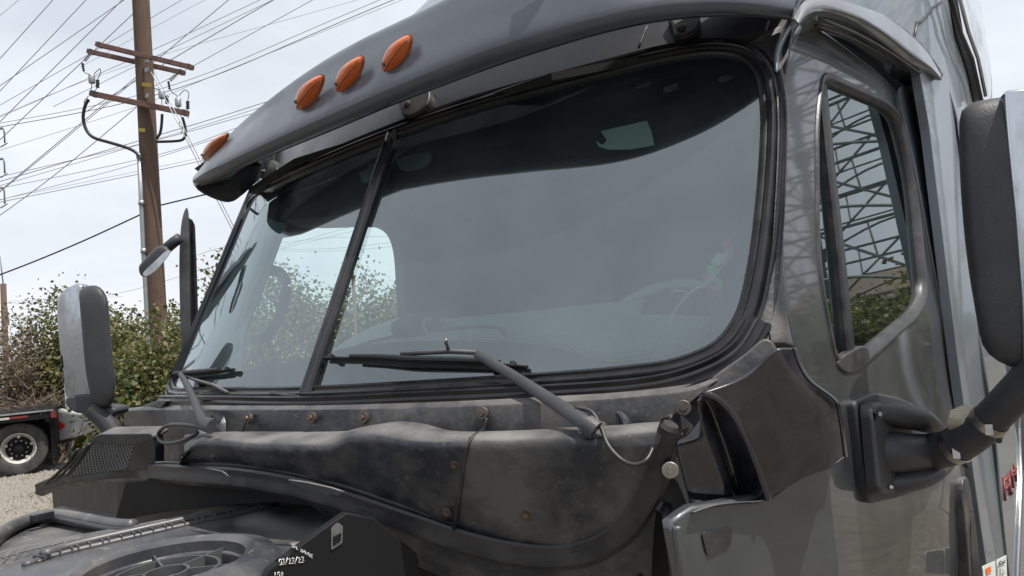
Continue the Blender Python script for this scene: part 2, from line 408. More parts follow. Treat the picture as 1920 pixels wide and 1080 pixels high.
# ================================================================== THE TRUCK
truck = empty('semi_truck', (0, 0, 0))
tag(truck, 'dark grey semi truck cab with roof sun visor, amber marker lights and dusty black cowl', 'truck')
def P(*a, **k): return patch(*a, parent=truck, **k)
WN = nrmF(S(0))
# ---- windshield outline (outer edge of the glass), from lower left round the top to lower right
WSO = [(312, 738, 25), (395, 545, 300), (472, 362, 22), (600, 302, 300), (740, 246, 400), (900, 192, 400), (1100, 140, 400), (1240, 104, 200), (1330, 90, 60), (1395, 96, 40), (1434, 132, 50), (1445, 210, 60), (1440, 330, 200), (1425, 480, 100), (1402, 590, 60), (1358, 655, 60), (1270, 692, 90), (1130, 708, 200), (1000, 717, 300), (740, 732, 400), (560, 740, 300)]
WSP = rnd(WSO, 40, 6)
# gasket with three ribs
prof = [(-.034, -.012), (-.033, .004), (-.028, .009), (-.022, .007), (-.019, .0), (-.016, .003), (-.011, .010), (-.004, .013), (.003, .009), (.006, .002), (.010, .003), (.014, .006), (.020, .002), (.022, -.010)]
wpath = [hit(p[0], p[1], S(-.004)) for p in resample(WSP+[WSP[0]], 220)[:-1]]
sweep('windshield_gasket', wpath, WN, prof, M['gasket'], truck, closed=True)
# ---- glass panes, one each side of the centre bar
def ins(poly, c, f): return [(c[0]+(x-c[0])*f, c[1]+(y-c[1])*f) for x, y in poly]
left_pane = [p for p in WSP if p[0] < 575 or p[1] < 330 and p[0] < 720]
barL = [(735, 250), (573, 740)]
lp = [p for p in WSP if (p[0]-barL[1][0])*(barL[0][1]-barL[1][1])-(p[1]-barL[1][1])*(barL[0][0]-barL[1][0]) > 0]
rp = [p for p in WSP if p not in lp]
def order(pl, extra, c):
    q = pl+extra; return sorted(q, key=lambda p: math.atan2(p[1]-c[1], p[0]-c[0]))
lp = order(lp, [(731, 250), (569, 740)], (520, 560)); rp = order(rp, [(738, 246), (576, 740)], (1000, 420))
P('windshield_pane', lp, S(0), M['glass'], th=0, step=40)
P('windshield_pane', rp, S(0), M['glass'], th=0, step=40)
# ---- black ceramic bands behind the glass
fr_in = cr([(592, 672), (650, 652), (760, 640), (900, 640), (1000, 645), (1060, 656), (1130, 676), (1220, 670), (1290, 650), (1335, 612), (1360, 560), (1384, 450), (1402, 300), (1408, 190), (1398, 150), (1370, 128), (1320, 122), (1240, 134), (1100, 168), (900, 218), (752, 268)], 5)
P('frit_band', rp, S(.006), M['frit'], holes=[fr_in+[(735, 300)]], th=0, step=18)
P('frit_band', [(340, 738), (352, 712), (450, 695), (560, 676), (596, 668), (572, 738)], S(.006), M['frit'], th=0, step=18)
# ---- dotted fringe on the inner edge of the black band
mb = ([], [])
fring = [p for p in cr([(860, 640), (1000, 645), (1060, 656), (1130, 676), (1220, 670), (1290, 650), (1335, 612), (1360, 560), (1384, 450), (1397, 330)], 14)]
fp = resample(fring, 230); Fq = S(.0062)
for i in range(len(fp)-1):
    a, b = fp[i], fp[i+1]; dx, dy = b[0]-a[0], b[1]-a[1]; l = math.hypot(dx, dy); nx, ny = dy/l, -dx/l
    if nx*(1000-a[0])+ny*(420-a[1]) < 0: nx, ny = -nx, -ny
    for k in range(5):
        off = (k+.7)*5.2; t = .5*(k % 2); c = hit(a[0]+dx*t+nx*off, a[1]+dy*t+ny*off, Fq); r = .0021*(1-k*.15)
        n = WN(c); u = n.orthogonal().normalized(); v2 = n.cross(u); b0 = len(mb[0])
        for q in range(6): mb[0].append(c+u*r*math.cos(q*1.047)+v2*r*math.sin(q*1.047))
        mb[1].append(tuple(range(b0, b0+6)))
tag(mesh_obj('frit_dots', mb[0], mb[1], M['frit'], truck), kind='stuff')
# ---- centre bar
cb = [hit(*p, S(-.006)) for p in resample([(573, 742), (656, 492), (736, 248)], 30)]
sweep('centre_bar', cb, WN, [(-.021, -.004), (-.020, .006), (-.012, .010), (-.008, .006), (0, .005), (.008, .006), (.012, .010), (.020, .006), (.021, -.004)], M['gasket'], truck)
# ---- lower moulding below the glass, ridged
low1 = [(296, 752), (330, 754), (560, 760), (760, 753), (1000, 742), (1200, 728), (1310, 702), (1385, 660), (1425, 600)]
lw = C3(low1, S(-.035), 120)
sweep('lower_moulding', lw, WN, [(-.022, -.02), (-.022, .002), (-.016, .007), (-.009, .001), (-.004, .001), (0, .006), (.006, .002), (.012, .0), (.017, .006), (.023, .002), (.024, -.02)], M['gasket'], truck)
clip = tube('corner_clip', [hit(510, 737, S(-.03)), hit(545, 742, S(-.03)), hit(566, 748, S(-.03))], .006, M['gasket'], truck)
# ---- header above the glass
P('roof_header', [(474, 352), (520, 262), (700, 120), (1100, -90), (1500, -100), (1482, 60), (1472, 132), (1446, 132), (1395, 84), (1320, 78), (1240, 90), (1100, 127), (900, 180), (740, 234), (600, 290)], lambda p: p.y-(yw(p.x)+.0+.54*(p.z-1.985)+.35*max(0, p.z-2.85)**2), M['header'], step=26, th=.01)
for a, b in (((1213, 48), (1198, 88)), ((1442, 40), (1428, 82)), ((522, 258), (482, 340))):
    t = [hit(*q, S(-.001)) for q in resample([a, b], 6)]
    tube('header_seam', t, .003, M['rubber'], truck, seg=6)
# ---- roof sun visor
def yv(x): return (.10*x*x+.20*x**6) if x > 0 else (.12*x*x+.05*x**6)
def V(a, m=0, z0=2.75): return lambda p: p.y-(yv(p.x)+a+m*(p.z-z0))
VA = -.09
lip = [(364, 352), (400, 338), (480, 302), (620, 245), (740, 195), (900, 134), (1000, 100), (1100, 70), (1200, 46), (1300, 33), (1400, 30), (1483, 37)]
l1 = [(361, 338), (395, 318), (480, 276), (620, 213), (740, 160), (900, 96), (1000, 64), (1100, 36), (1200, 14), (1300, 2), (1400, 2), (1490, 14)]
l2 = [(364, 330), (398, 296), (480, 245), (600, 180), (720, 122), (880, 52), (1000, 8), (1100, -24), (1200, -44), (1300, -52), (1400, -48), (1497, -22)]
l3 = [(372, 322), (402, 286), (480, 222), (590, 150), (700, 90), (850, 15), (1000, -50), (1100, -84), (1200, -105), (1300, -112), (1400, -105), (1502, -60)]
l4 = [(376, 318), (420, 268), (478, 210), (560, 145), (660, 83), (800, 15), (950, -60), (1100, -130), (1200, -160), (1300, -170), (1400, -160), (1506, -90)]
curves = []
q0 = C3(lip, V(VA), 90)
curves.append([p+Vector((0, .035, .03)) for p in q0]); curves.append([p+Vector((0, .006, .004)) for p in q0])
curves += [C3(l1, V(VA-.028), 90), C3(l2, V(VA+.00), 90), C3(l3, V(VA+.035), 90), C3(l4, V(VA+.07), 90)]
q5 = [p+Vector((0, .08+.12*min(1.2, abs(p.x))**3, .0)) for p in curves[-1]]; curves.append(q5)
loft('sun_visor', curves, M['visor'], truck, th=.008, sub=4)
# underside pan and the left end wing
loft('visor_underside', [[p+Vector((0, .01, .006)) for p in q0], [p+Vector((0, .055+.09*min(1.2, abs(p.x))**3, .045)) for p in q0]], M['plastic'], truck, th=.004, sub=2, smoothx=False)
wing = patch('visor_end_wing', cr([(372, 350), (400, 368), (432, 377), (452, 366), (470, 350), (500, 318), (525, 268), (480, 290), (420, 320), (385, 335)], 4, True), lambda p: p.x-(-.985-.1*(p.y)), M['plastic'], truck, step=14, th=.012)
# brackets that carry the visor
def bracket(cx, cy, s):
    b = patch('visor_bracket', cr([(cx-34*s, cy-20*s), (cx+30*s, cy-30*s), (cx+34*s, cy+5*s), (cx+2*s, cy+30*s), (cx-18*s, cy+26*s), (cx-26*s, cy)], 4, True), S(-.03, .54), M['rubber'], truck, step=10, th=.03, bevel=.006)
    c = hit(cx-8*s, cy+8*s, S(-.032, .54)); lathe('bracket_bolt', [(0, .008), (.006, .008), (.007, .004), (.011, .002), (.011, -.01)], c, WN(c), M['boltdark'], truck, 12)
bracket(770, 188, .85); bracket(1283, 44, .7); bracket(498, 318, .5)
# ---- amber marker lamps
def lamp(px, py, ang, ln, wd, a):
    root = bpy.data.objects.new('marker_lamp', None)
    F = V(a); c = hit(px, py, F); n = (nrmF(F)(c)+(CP-c).normalized()*.25).normalized()
    da = math.radians(ang); p2 = hit(px+math.cos(da)*ln, py-math.sin(da)*ln, F); d = (p2-c); Ln = d.length; d.normalize(); s = d.cross(n); s.normalize()
    dist = (c-CP).dot(FW); W = wd/FPX*dist
    vs = []; fs = []; nu, nv = 14, 16
    def ring(k, h): 
        pass
    def shell(name, sw, sl, hgt, m, par, dn=0):
        vs = []; fs = []
        for i in range(nu+1):
            rr = i/nu
            for j in range(nv):
                t = 2*math.pi*j/nv; u = math.cos(t); v = math.sin(t)
                wdt = (1-.28*u) if u > 0 else (1-.1*u)
                p = c+d*(u*Ln*sl*rr)+s*(v*W*sw*wdt*rr)+n*((1-rr**2.6)*hgt+dn)
                vs.append(p)
        for i in range(nu):
            for j in range(nv): fs.append((i*nv+j, i*nv+(j+1) % nv, (i+1)*nv+(j+1) % nv, (i+1)*nv+j))
        return recalc(mesh_obj(name, vs, fs, m, par))
    b = shell('marker_lamp', 1.18, 1.06, .012, M['amberbase'], truck, -.006)
    l = shell('lens', .92, .98, .026, M['amber'], b, .0)
    sc_ = c-d*Ln*.66+n*.016
    lathe('screw', [(0, .004), (.004, .004), (.0055, .001), (.0055, -.004)], sc_, n, M['boltdark'], b, 10)
    # rib that divides the lens
    rb = [c+d*(Ln*t)+s*(W*.55*(1-.5*abs(t)))+n*(.020*(1-t*t)+.004) for t in [i/8-1 for i in range(1, 16)]]
    tube('lens_rib', rb, .0016, M['amberbase'], b, seg=6)
    return b
lamp(402, 276, 46, 34, 13, VA+.03); lamp(579, 173, 50, 40, 19, VA-.01); lamp(654, 139, 52, 41, 20, VA-.01); lamp(743, 101, 53, 43, 21, VA-.01); lamp(1030, -110, 50, 46, 24, VA-.01)
# ---- roof cap behind the visor
rc = [[(520, 262), (720, 120), (1000, -60), (1300, -130), (1500, -100)], [(600, 190), (720, 80), (775, 30), (900, -70), (1200, -260), (1520, -250)], [(640, 150), (740, 68), (800, 5), (900, -90), (1300, -420), (1560, -400)]]
loft('roof_cap', [C3(rc[0], V(.30), 50), C3(rc[1], V(.6), 50), C3(rc[2], V(1.1), 50)], M['paint2'], truck, sub=4)

# ---- A pillars
pin = C3([(1398, 88), (1442, 130), (1461, 215), (1455, 400), (1441, 545), (1424, 610), (1428, 645)], S(-.005), 60)
pout = C3([(1500, 42), (1484, 80), (1468, 185), (1464, 324), (1466, 500), (1476, 590), (1487, 648)], lambda p: p.y-(yw(1.03)+.05+.54*(p.z-1.985)), 60)
pmid = [a.lerp(b, .55)+Vector((.012, -.022, .006)) for a, b in zip(pin, pout)]
loft('pillar_trim', [pin, [a.lerp(b, .1)+Vector((0, -.014, 0)) for a, b in zip(pin, pout)], pmid, [a.lerp(b, .93)+Vector((.006, -.008, 0)) for a, b in zip(pin, pout)], pout], M['plastic'], truck, sub=4, th=.02)
foot = P('pillar_foot', cr([(1335, 716), (1400, 668), (1436, 640), (1455, 664), (1446, 690), (1400, 712), (1330, 742)], 5, True), S(-.05, .3), M['plastic'], step=12, th=.03, bevel=.006)
pl1 = C3([(470, 352), (400, 520), (306, 748)], S(-.003), 30)
loft('pillar_trim', [pl1, [p+Vector((-.010, .010, 0)) for p in pl1], [p+Vector((-.018, .05, 0)) for p in pl1]], M['gasket'], truck, sub=2, th=.004)
# ---- cowl: strip, ledge, face
T0 = [(232, 772), (262, 769), (400, 769), (650, 768), (860, 763), (1060, 753), (1160, 747), (1290, 733), (1345, 712)]
T1 = [(232, 812), (345, 815), (400, 811), (441, 809), (620, 809), (668, 805), (700, 797), (746, 790), (794, 794), (841, 806), (890, 809), (993, 806), (1057, 802), (1090, 800), (1170, 796), (1200, 793), (1250, 790)]
T2 = [(345, 850), (365, 828), (400, 823), (494, 830), (595, 832), (628, 828), (652, 817), (700, 812), (746, 820), (810, 826), (872, 824), (904, 823), (960, 823), (1040, 818), (1100, 820), (1170, 812), (1240, 806)]
T3 = [(338, 884), (360, 884), (400, 884), (560, 905), (690, 935), (780, 965), (870, 996), (1000, 1024), (1060, 1028), (1110, 1018), (1160, 985), (1200, 930), (1232, 860)]
def grad(F0, a, b): return F0
t0 = C3(T0, S(-.050), 140); t1a = C3([(x, y+4) for x, y in T1], S(-.080, 0), 140)
loft('cowl_strip', [[p+Vector((0, .02, .012)) for p in t0], t0, t1a], M['plastic'], truck, smoothx=False, sub=2, th=.006)
T1r = [p for p in T1 if p[0] > 340]
def CS(px, F, xs):
    q = cr(px, 8); k = min(range(len(q)), key=lambda i: abs(q[i][0]-xs)); return [hit(p[0], p[1], F) for p in resample(q[:k+1], 80)[:-1]+resample(q[k:], 61)]
t1 = CS(T1r, S(-.078, 0), 909); t2 = CS(T2, S(-.115), 880); t2b = [p+Vector((0, -.008, -.016)) for p in t2]
t1m = [a.lerp(b, .5)+Vector((0, 0, .006)) for a, b in zip(t1, t2)]
t3 = CS(T3, S(-.19, -.35), 853)
def face_part(name, i0, i1, off):
    cs = [t1[i0:i1], t1m[i0:i1], [p for p in t2[i0:i1]], t2b[i0:i1]]
    for k in (.15, .35, .55, .75, .9, 1.0):
        cs.append([t2b[i].lerp(t3[i], k)+Vector((0, -.004*math.sin(k*3.1)-off, .002*math.sin(i*.35+k*5))) for i in range(i0, i1)])
    o = loft(name, cs, M['plastic'], truck, sub=3, th=.008); o.location.y += off*0; return o
# split where the panels overlap, at about x = 860..910
isp = 79
face_part('cowl_panel', 0, isp+1, 0.0); face_part('cowl_panel', isp, 140, .005)
FS = S(-.206, -.35)
sm = [(915, 785), (908, 806), (884, 822), (876, 850), (868, 900), (860, 950), (853, 990)]
tube('cowl_seam', [t+Vector((0, -.004, 0)) for t in [hit(915, 783, S(-.083, 0)), hit(909, 804, S(-.083, 0)), hit(884, 822, S(-.120)), hit(877, 845, FS), hit(868, 905, FS), hit(860, 950, FS), hit(853, 990, FS)]], .0035, M['rubber'], truck, seg=6)
tube('cowl_seam', [hit(461, 790, S(-.082, 0)), hit(456, 805, S(-.082, 0)), hit(448, 810, S(-.082, 0))], .002, M['rubber'], truck, seg=6)
# left recess wall of the cowl
P('cowl_recess', [(236, 800), (400, 800), (398, 830), (345, 890), (236, 890)], S(-.055, .0), M['rubber'], step=20, th=.01)
P('cowl_shoulder', cr([(240, 798), (262, 770), (290, 757), (310, 752), (300, 765), (290, 798)], 3, True), S(-.07, .1), M['plastic'], step=10, th=.03)
# ---- the long rubber seal
seal_px = [(68, 916), (110, 900), (180, 888), (270, 882), (350, 886), (450, 893), (560, 912), (650, 938), (760, 975), (870, 1012), (960, 1033), (1040, 1040), (1110, 1026), (1170, 985), (1214, 920), (1236, 850), (1258, 795)]
sp = cr(seal_px, 6); sp3 = []
sea = resample(sp, 150)
for i, p in enumerate(sea):
    t = i/149
    sp3.append(hit(p[0], p[1], SC(-.235+.04*t, -.35)))
def sn(p): return Vector((.25, -.8, .5)).normalized()
sweep('hood_seal', sp3, sn, [(-.017, -.03), (-.019, .002), (-.015, .009), (-.009, .010), (-.004, .006), (.004, .001), (.015, -.002), (.021, -.006), (.022, -.03)], M['rubber'], truck)
# inner lip strip over the seal
sl = [p+Vector((0, .02, .012)) for p in sp3]
sweep('seal_lip', sl[20:146], sn, [(-.007, -.02), (-.007, .006), (-.003, .009), (.0, .006), (.0, -.02)], M['plasticdust'], truck)
end = sp3[-1]; lathe('seal_end', [(0, .0), (.014, .0), (.018, -.008)], end, (sp3[-1]-sp3[-3]), M['rubber'], truck, 16)
# torn flap on the seal
P('torn_flap', [(540, 900), (575, 905), (620, 915), (645, 923), (632, 930), (620, 926), (612, 930), (600, 922), (588, 924), (578, 916), (566, 917), (556, 909), (545, 910)], S(-.252, -.3), M['plasticdust'], step=10, th=.004, bevel=0)
P('torn_flap', [(385, 878), (415, 884), (428, 893), (405, 890)], S(-.24, -.3), M['plasticdust'], step=10, th=.004, bevel=0)
# firewall skirt below the seal
f0 = C3([(560, 915), (650, 945), (760, 985), (870, 1024), (960, 1046), (1040, 1050), (1110, 1040), (1175, 998), (1222, 925), (1240, 900)], S(-.19, -.35), 60)
f1 = C3([(600, 960), (660, 1000), (720, 1035), (800, 1070), (900, 1110), (1040, 1120), (1110, 1120), (1190, 1110), (1212, 1100), (1222, 1090)], S(-.12, -.2), 60)
loft('firewall_skirt', [f0, [a.lerp(b, .5)+Vector((0, -.01, 0)) for a, b in zip(f0, f1)], f1], M['plastic'], truck, sub=4, th=.01)
# ---- bolts
def bolt(px, py, F, m='rust', r=.011, wash=True):
    c = hit(px, py, F); n = nrmF(F)(c); c = c-n*.002
    pr = [(0, .010), (.55*r, .010), (.62*r, .004), (.62*r, .003), (r, .002), (r*1.05, -.004)]
    b = lathe('bolt', [(0, .002), (r*.95, .002), (r*1.05, .001), (r*1.05, -.006)], c, n, M['boltdark' if m == 'rust' else m], truck, 16)
    lathe('bolt_head', [(0, .0065), (.44*r, .0065), (.50*r, .005), (.50*r, .001)], c, n, M[m], b, 6)
for x, y in ((463, 784), (582, 783), (679, 783), (903, 775)): bolt(x, y, S(-.077, .18), r=.0125)
bolt(1281, 765, S(-.077, .18), 'boltdark', .014)
bolt(853, 873, FS, r=.009); bolt(838, 962, FS, r=.009); bolt(986, 965, FS, r=.013); bolt(399, 857, FS, 'boltdark', .008); bolt(1257, 882, S(-.17, 0), 'metal', .014)
# ---- wiper wells and wipers
def well(px, py, r, F):
    c = hit(px, py, F); n = (nrmF(F)(c)*.6+Vector((0, -.1, .7))).normalized()
    lathe('wiper_well', [(r*.2, -.022), (r*.6, -.018), (r*.9, 0), (r*1.0, .008), (r*1.12, .010), (r*1.3, .002), (r*1.5, -.018)], c, n, M['plastic'], truck, 32)
    lathe('wiper_pivot', [(0, .012), (.011, .012), (.013, .006), (.013, -.03)], c, n, M['boltdark'], truck, 16)
    return c, n
well(1128, 806, .042, S(-.092, 0)); well(400, 800, .040, S(-.085, 0))
def arm_strip(name, pts, w, h, m, par):
    prf = [(-1, -.6), (-1, .2), (-.6, .8), (0, 1), (.6, .8), (1, .2), (1, -.6)]
    vs = []; fs = []; n = len(pts)
    for i, p in enumerate(pts):
        a = pts[max(0, i-1)]; b = pts[min(n-1, i+1)]; t = (b-a).normalized(); o_ = WN(p); s = t.cross(o_).normalized(); o_ = s.cross(t)
        ww = w(i/(n-1)); 
        for x, y in prf: vs.append(p+s*x*ww+o_*y*h(i/(n-1)))
    k = 7
    for i in range(n-1):
        for j in range(k): fs.append((i*k+j, i*k+(j+1) % k, (i+1)*k+(j+1) % k, (i+1)*k+j))
    fs.append(tuple(range(k))); fs.append(tuple((n-1)*k+j for j in range(k)))
    return recalc(mesh_obj(name, vs, fs, m, par))
def line3(a, b, n): return [a.lerp(b, i/(n-1)) for i in range(n)]
def wiper(arm_px, blade_px, tip_px, a0):
    W = bpy.data.objects.new('wiper', None); link(W, truck)
    offs = a0
    pts = [hit(x, y, S(o)) for (x, y, o) in arm_px]
    q = [Vector(v) for v in cr([tuple(p) for p in pts], 6)]
    arm_strip('wiper_arm', q, lambda t: .015-.006*t, lambda t: .009-.004*t, M['mirror_plastic'], W)
    hd = q[:5]; arm_strip('pivot_cap', [p+WN(p)*.004 for p in hd], lambda t: .0175, lambda t: .012, M['mirror_plastic'], W)
    b = [hit(x, y, S(o)) for (x, y, o) in blade_px]; b = [Vector(v) for v in cr([tuple(p) for p in b], 8)]
    arm_strip('blade_rubber', [p+WN(p)*-.008 for p in b], lambda t: .004, lambda t: .007, M['cable'], W)
    n = len(b)
    arm_strip('blade_bridge', [p+WN(p)*.006 for p in b[n//6:n-n//6]], lambda t: .005+.003*math.sin(math.pi*t), lambda t: .006+.005*math.sin(math.pi*t), M['cable'], W)
    # bridge claws and open links
    for k in (.08, .2, .3, .7, .8, .92):
        i = int(k*(n-1)); box('blade_claw', b[i]+WN(b[i])*.0, (.012, .012, .016), M['cable'], W, basis(WN(b[i])), .002)
    t = [hit(x, y, S(o)) for (x, y, o) in tip_px]
    tube('arm_tip', t, .005, M['plasticdust'], W, seg=8)
    return W
wr = wiper([(1118, 808, -.13), (1085, 785, -.125), (1020, 742, -.075), (950, 697, -.045), (893, 663, -.035)],
      [(604, 669, -.022), (700, 671, -.022), (780, 676, -.022), (900, 679, -.022), (987, 686, -.022)],
      [(893, 661, -.035), (840, 659, -.035), (752, 664, -.034)], 0)
mb = ([], []); c = hit(841, 655, S(-.04)); tube('', [c, c+Vector((0, -.008, .018)), c+Vector((.006, -.01, .022))], .004, None, mb=mb, seg=6); mesh_obj('blade_clip', mb[0], mb[1], M['metal'], wr)
wl = wiper([(400, 800, -.12), (380, 790, -.115), (365, 755, -.08), (350, 722, -.05), (337, 700, -.04)],
      [(318, 700, -.022), (350, 700, -.022), (390, 697, -.022), (434, 691, -.022)],
      [(337, 701, -.034), (365, 712, -.03), (400, 722, -.026), (426, 736, -.022)], 0)
# washer hoses
tube('washer_hose', [hit(x, y, S(o, .2)) for x, y, o in cr([(1078, 764, -.13), (1108, 772, -.135), (1126, 800, -.15), (1140, 835, -.17), (1165, 862, -.18), (1190, 871, -.185), (1212, 862, -.18), (1224, 840, -.16)], 6)], .0042, M['rubber'], truck, seg=8)
tube('washer_hose', [hit(x, y, S(o, .2)) for x, y, o in cr([(388, 804, -.11), (350, 797, -.12), (318, 797, -.12), (299, 809, -.12), (298, 824, -.12), (312, 831, -.12), (340, 827, -.12), (370, 812, -.12)], 6)], .0052, M['rubber'], truck, seg=8)
# ================================================================== DRIVER SIDE
def door_F(p):
    b = bump2(p, 1.1, 1.52, .42, .16, .035)+bump2(p, 1.5, 1.25, .6, .2, .03)
    return p.x-(1.018+.125*(p.y-.2)-.06*max(0, p.z-2.0)-.03*max(0, 2-p.z)**2+b)
door_out = cr([(1504, 50), (1484, 76), (1474, 120), (1470, 185), (1467, 324), (1471, 500), (1492, 640), (1512, 740), (1532, 830), (1554, 902), (1568, 1035), (1576, 1120)], 5)+cr([(1836, 1120), (1818, 1000), (1808, 860), (1800, 730), (1783, 591), (1766, 490), (1728, 300), (1706, 222), (1690, 184), (1650, 140), (1608, 108), (1560, 72), (1530, 54)], 5)
win_hole = rnd([(1542, 140, 25), (1650, 182, 60), (1690, 216, 60), (1712, 300, 150), (1742, 520, 60), (1748, 590, 50), (1690, 640, 80), (1612, 690, 40), (1578, 704, 25), (1548, 640, 120), (1534, 480, 120), (1530, 250, 100)], 30, 6)
win_hole = rnd([(1543, 136, 18), (1684, 200, 40), (1716, 330, 150), (1740, 575, 45), (1600, 698, 30), (1566, 672, 60), (1533, 500, 150), (1531, 230, 80)], 30, 6)
door = patch('driver_door', door_out, door_F, M['paint'], truck, holes=[win_hole], step=20, th=.02, bevel=.006)
DN = nrmF(door_F)
wp = [hit(p[0], p[1], door_F) for p in resample(win_hole+[win_hole[0]], 160)[:-1]]
cen = sum(wp, Vector())/len(wp)
def frame_sweep():
    prof = [(-.008, .0), (-.005, .005), (.002, .006), (.010, .002), (.018, -.004), (.023, -.011), (.025, -.022)]
    vs = []; fs = []; n = len(wp); k = len(prof)
    for i in range(n):
        t = (wp[(i+1) % n]-wp[i-1]).normalized(); o_ = DN(wp[i]); s = t.cross(o_).normalized()
        if s.dot(cen-wp[i]) < 0: s = -s
        for x, y in prof: vs.append(wp[i]+s*x+o_*y)
    for i in range(n):
        i2 = (i+1) % n
        for j in range(k-1): fs.append((i*k+j, i2*k+j, i2*k+j+1, i*k+j+1))
    o = mesh_obj('window_frame', vs, fs, M['frame'], door); recalc(o); return o
frame_sweep()
GF = lambda p: door_F(p)+.018
patch('window_glass', [((x-1632)*1.0+1632, y) for x, y in win_hole], GF, M['sideglass'], door, step=40, th=0)
# vent bar
vb = [hit(x, y, lambda p: door_F(p)+.012) for x, y in resample([(1538, 160), (1552, 300), (1572, 480), (1592, 680)], 24)]
def strip(name, pts, w, m, par, nr, h=.012):
    vs = []; fs = []; n = len(pts); prf = [(-w, -h), (-w, h*.5), (-w*.6, h), (w*.6, h), (w, h*.5), (w, -h)]; k = 6
    for i in range(n):
        t = (pts[min(n-1, i+1)]-pts[max(0, i-1)]).normalized(); o_ = nr(pts[i]); s = t.cross(o_).normalized()
        for x, y in prf: vs.append(pts[i]+s*x+o_*y)
    for i in range(n-1):
        for j in range(k-1): fs.append((i*k+j, i*k+j+1, (i+1)*k+j+1, (i+1)*k+j))
    return recalc(mesh_obj(name, vs, fs, m, par))
strip('vent_bar', vb, .026, M['rubber'], door, DN)
patch('sill_corner', cr([(1574, 680), (1600, 660), (1624, 652), (1630, 672), (1612, 690), (1590, 696)], 4, True), lambda p: door_F(p)-.006, M['frame'], door, step=10, th=.02, bevel=.005)
# dark gap round the door and inner jamb
jp = [p for p in door_out[:60]]
P('door_jamb', [(1440, 20), (1500, 20), (1700, 140), (1780, 300), (1860, 1130), (1540, 1130), (1500, 900), (1455, 640), (1440, 300)], lambda p: door_F(p)+.075, M['rubber'], holes=[win_hole], step=40, th=.004, bevel=0)
# ---- eyebrow over the door
e_in = C3([(1500, 64), (1530, 55), (1570, 72), (1620, 104), (1660, 134), (1696, 160)], DX(.0), 50)
e_mid = C3([(1502, 50), (1530, 42), (1580, 56), (1630, 84), (1690, 126), (1740, 150)], DX(.05), 50)
e_rim = C3([(1498, 46), (1514, 27), (1545, 19), (1600, 34), (1650, 62), (1700, 100), (1740, 128), (1763, 150)], DX(.095), 50)
e_rim2 = C3([(1494, 42), (1512, 18), (1545, 8), (1604, 25), (1655, 52), (1702, 86), (1744, 122), (1765, 146)], DX(.098), 50)
e_top = C3([(1488, 34), (1508, 4), (1556, -4), (1625, 16), (1670, 36), (1720, 76), (1750, 112), (1768, 140)], DX(.085), 50)
loft('door_eyebrow', [e_in, e_mid, e_rim, e_rim2, e_top], M['paint'], truck, sub=5, th=.004, off=0)
for (a, b, k) in (((1530, 48), (1700, 134), .5), ((1536, 34), (1726, 138), .78)):
    tube('eyebrow_rib', [hit(a[0]+(b[0]-a[0])*t, a[1]+(b[1]-a[1])*t-10*math.sin(math.pi*t), DX(.0+.095*k)) for t in [i/12 for i in range(13)]], .004, M['frame'], truck, seg=6)
# corner upright between visor end, eyebrow and pillar
RCF = lambda a: (lambda p: p.y-(yw(1.03)+a+.54*(p.z-1.985)))
loft('roof_corner', [C3([(1450, 134), (1450, 100), (1462, 64), (1480, 30), (1498, -12)], RCF(-.02), 20), C3([(1457, 134), (1458, 100), (1470, 66), (1488, 32), (1506, -8)], RCF(-.045), 20), C3([(1468, 134), (1472, 100), (1484, 68), (1500, 38), (1516, 0)], RCF(.04), 20)], M['paint2'], truck, sub=3, th=.006)
# ---- B pillar fairing
bi = C3([(1686, 178), (1696, 226), (1712, 296), (1750, 490), (1768, 591), (1788, 730), (1800, 860), (1828, 1120)], DX(.006), 60)
bo = C3([(1697, 160), (1718, 226), (1736, 296), (1774, 490), (1790, 591), (1806, 730), (1818, 860), (1846, 1120)], DX(.012), 60)
bo2 = C3([(1764, 150), (1778, 200), (1792, 259), (1812, 480), (1830, 640), (1856, 800), (1870, 960), (1888, 1120)], DX(.04), 60)
bo3 = C3([(1768, 148), (1786, 200), (1798, 259), (1822, 480), (1838, 640), (1862, 800), (1878, 960), (1896, 1120)], DX(.05), 60)
loft('cab_corner_fairing', [bi, bo, bo2, bo3], M['paint2'], truck, sub=6, th=.006)
# ---- sleeper side and roof flank
SX = lambda a=0: (lambda p: p.x-(1.20+a+.055*min(3.2, max(0, p.y-1.2))-.05*max(0, p.z-3.2)**1.5))
def SXB(p):
    t = max(0, min(1, (p.y-.3)/1.6)); t = t*t*(3-2*t); z = p.z
    a = 1.038+.125*(p.y-.2)-.06*max(0, z-2.0)-.22*max(0, z-2.75)**1.5
    b = 1.20+.055*min(3.2, max(0, p.y-1.2))-.05*max(0, z-3.2)**1.5
    return p.x-(a*(1-t)+b*t)
FL = lambda p: p.x-(1.018+.02+.125*(p.y-.2)-.06*max(0, p.z-2.0)-.30*max(0, p.z-2.72)**1.2)
0 and loft('roof_flank', [C3([(1478, 62), (1502, 4), (1545, -2), (1606, 14), (1660, 38), (1710, 72), (1745, 106), (1768, 138)], FL, 50), C3([(1496, -10), (1530, -14), (1580, -4), (1640, 8), (1690, 30), (1734, 64), (1764, 100), (1786, 140)], FL, 50), C3([(1510, -60), (1560, -60), (1620, -50), (1680, -30), (1730, 0), (1768, 40), (1790, 90), (1800, 140)], FL, 50), C3([(1530, -120), (1590, -120), (1660, -110), (1730, -90), (1780, -40), (1800, 20), (1812, 80), (1815, 140)], lambda p: FL(p)+.02, 50)], M['paint2'], truck, sub=4, th=.01)
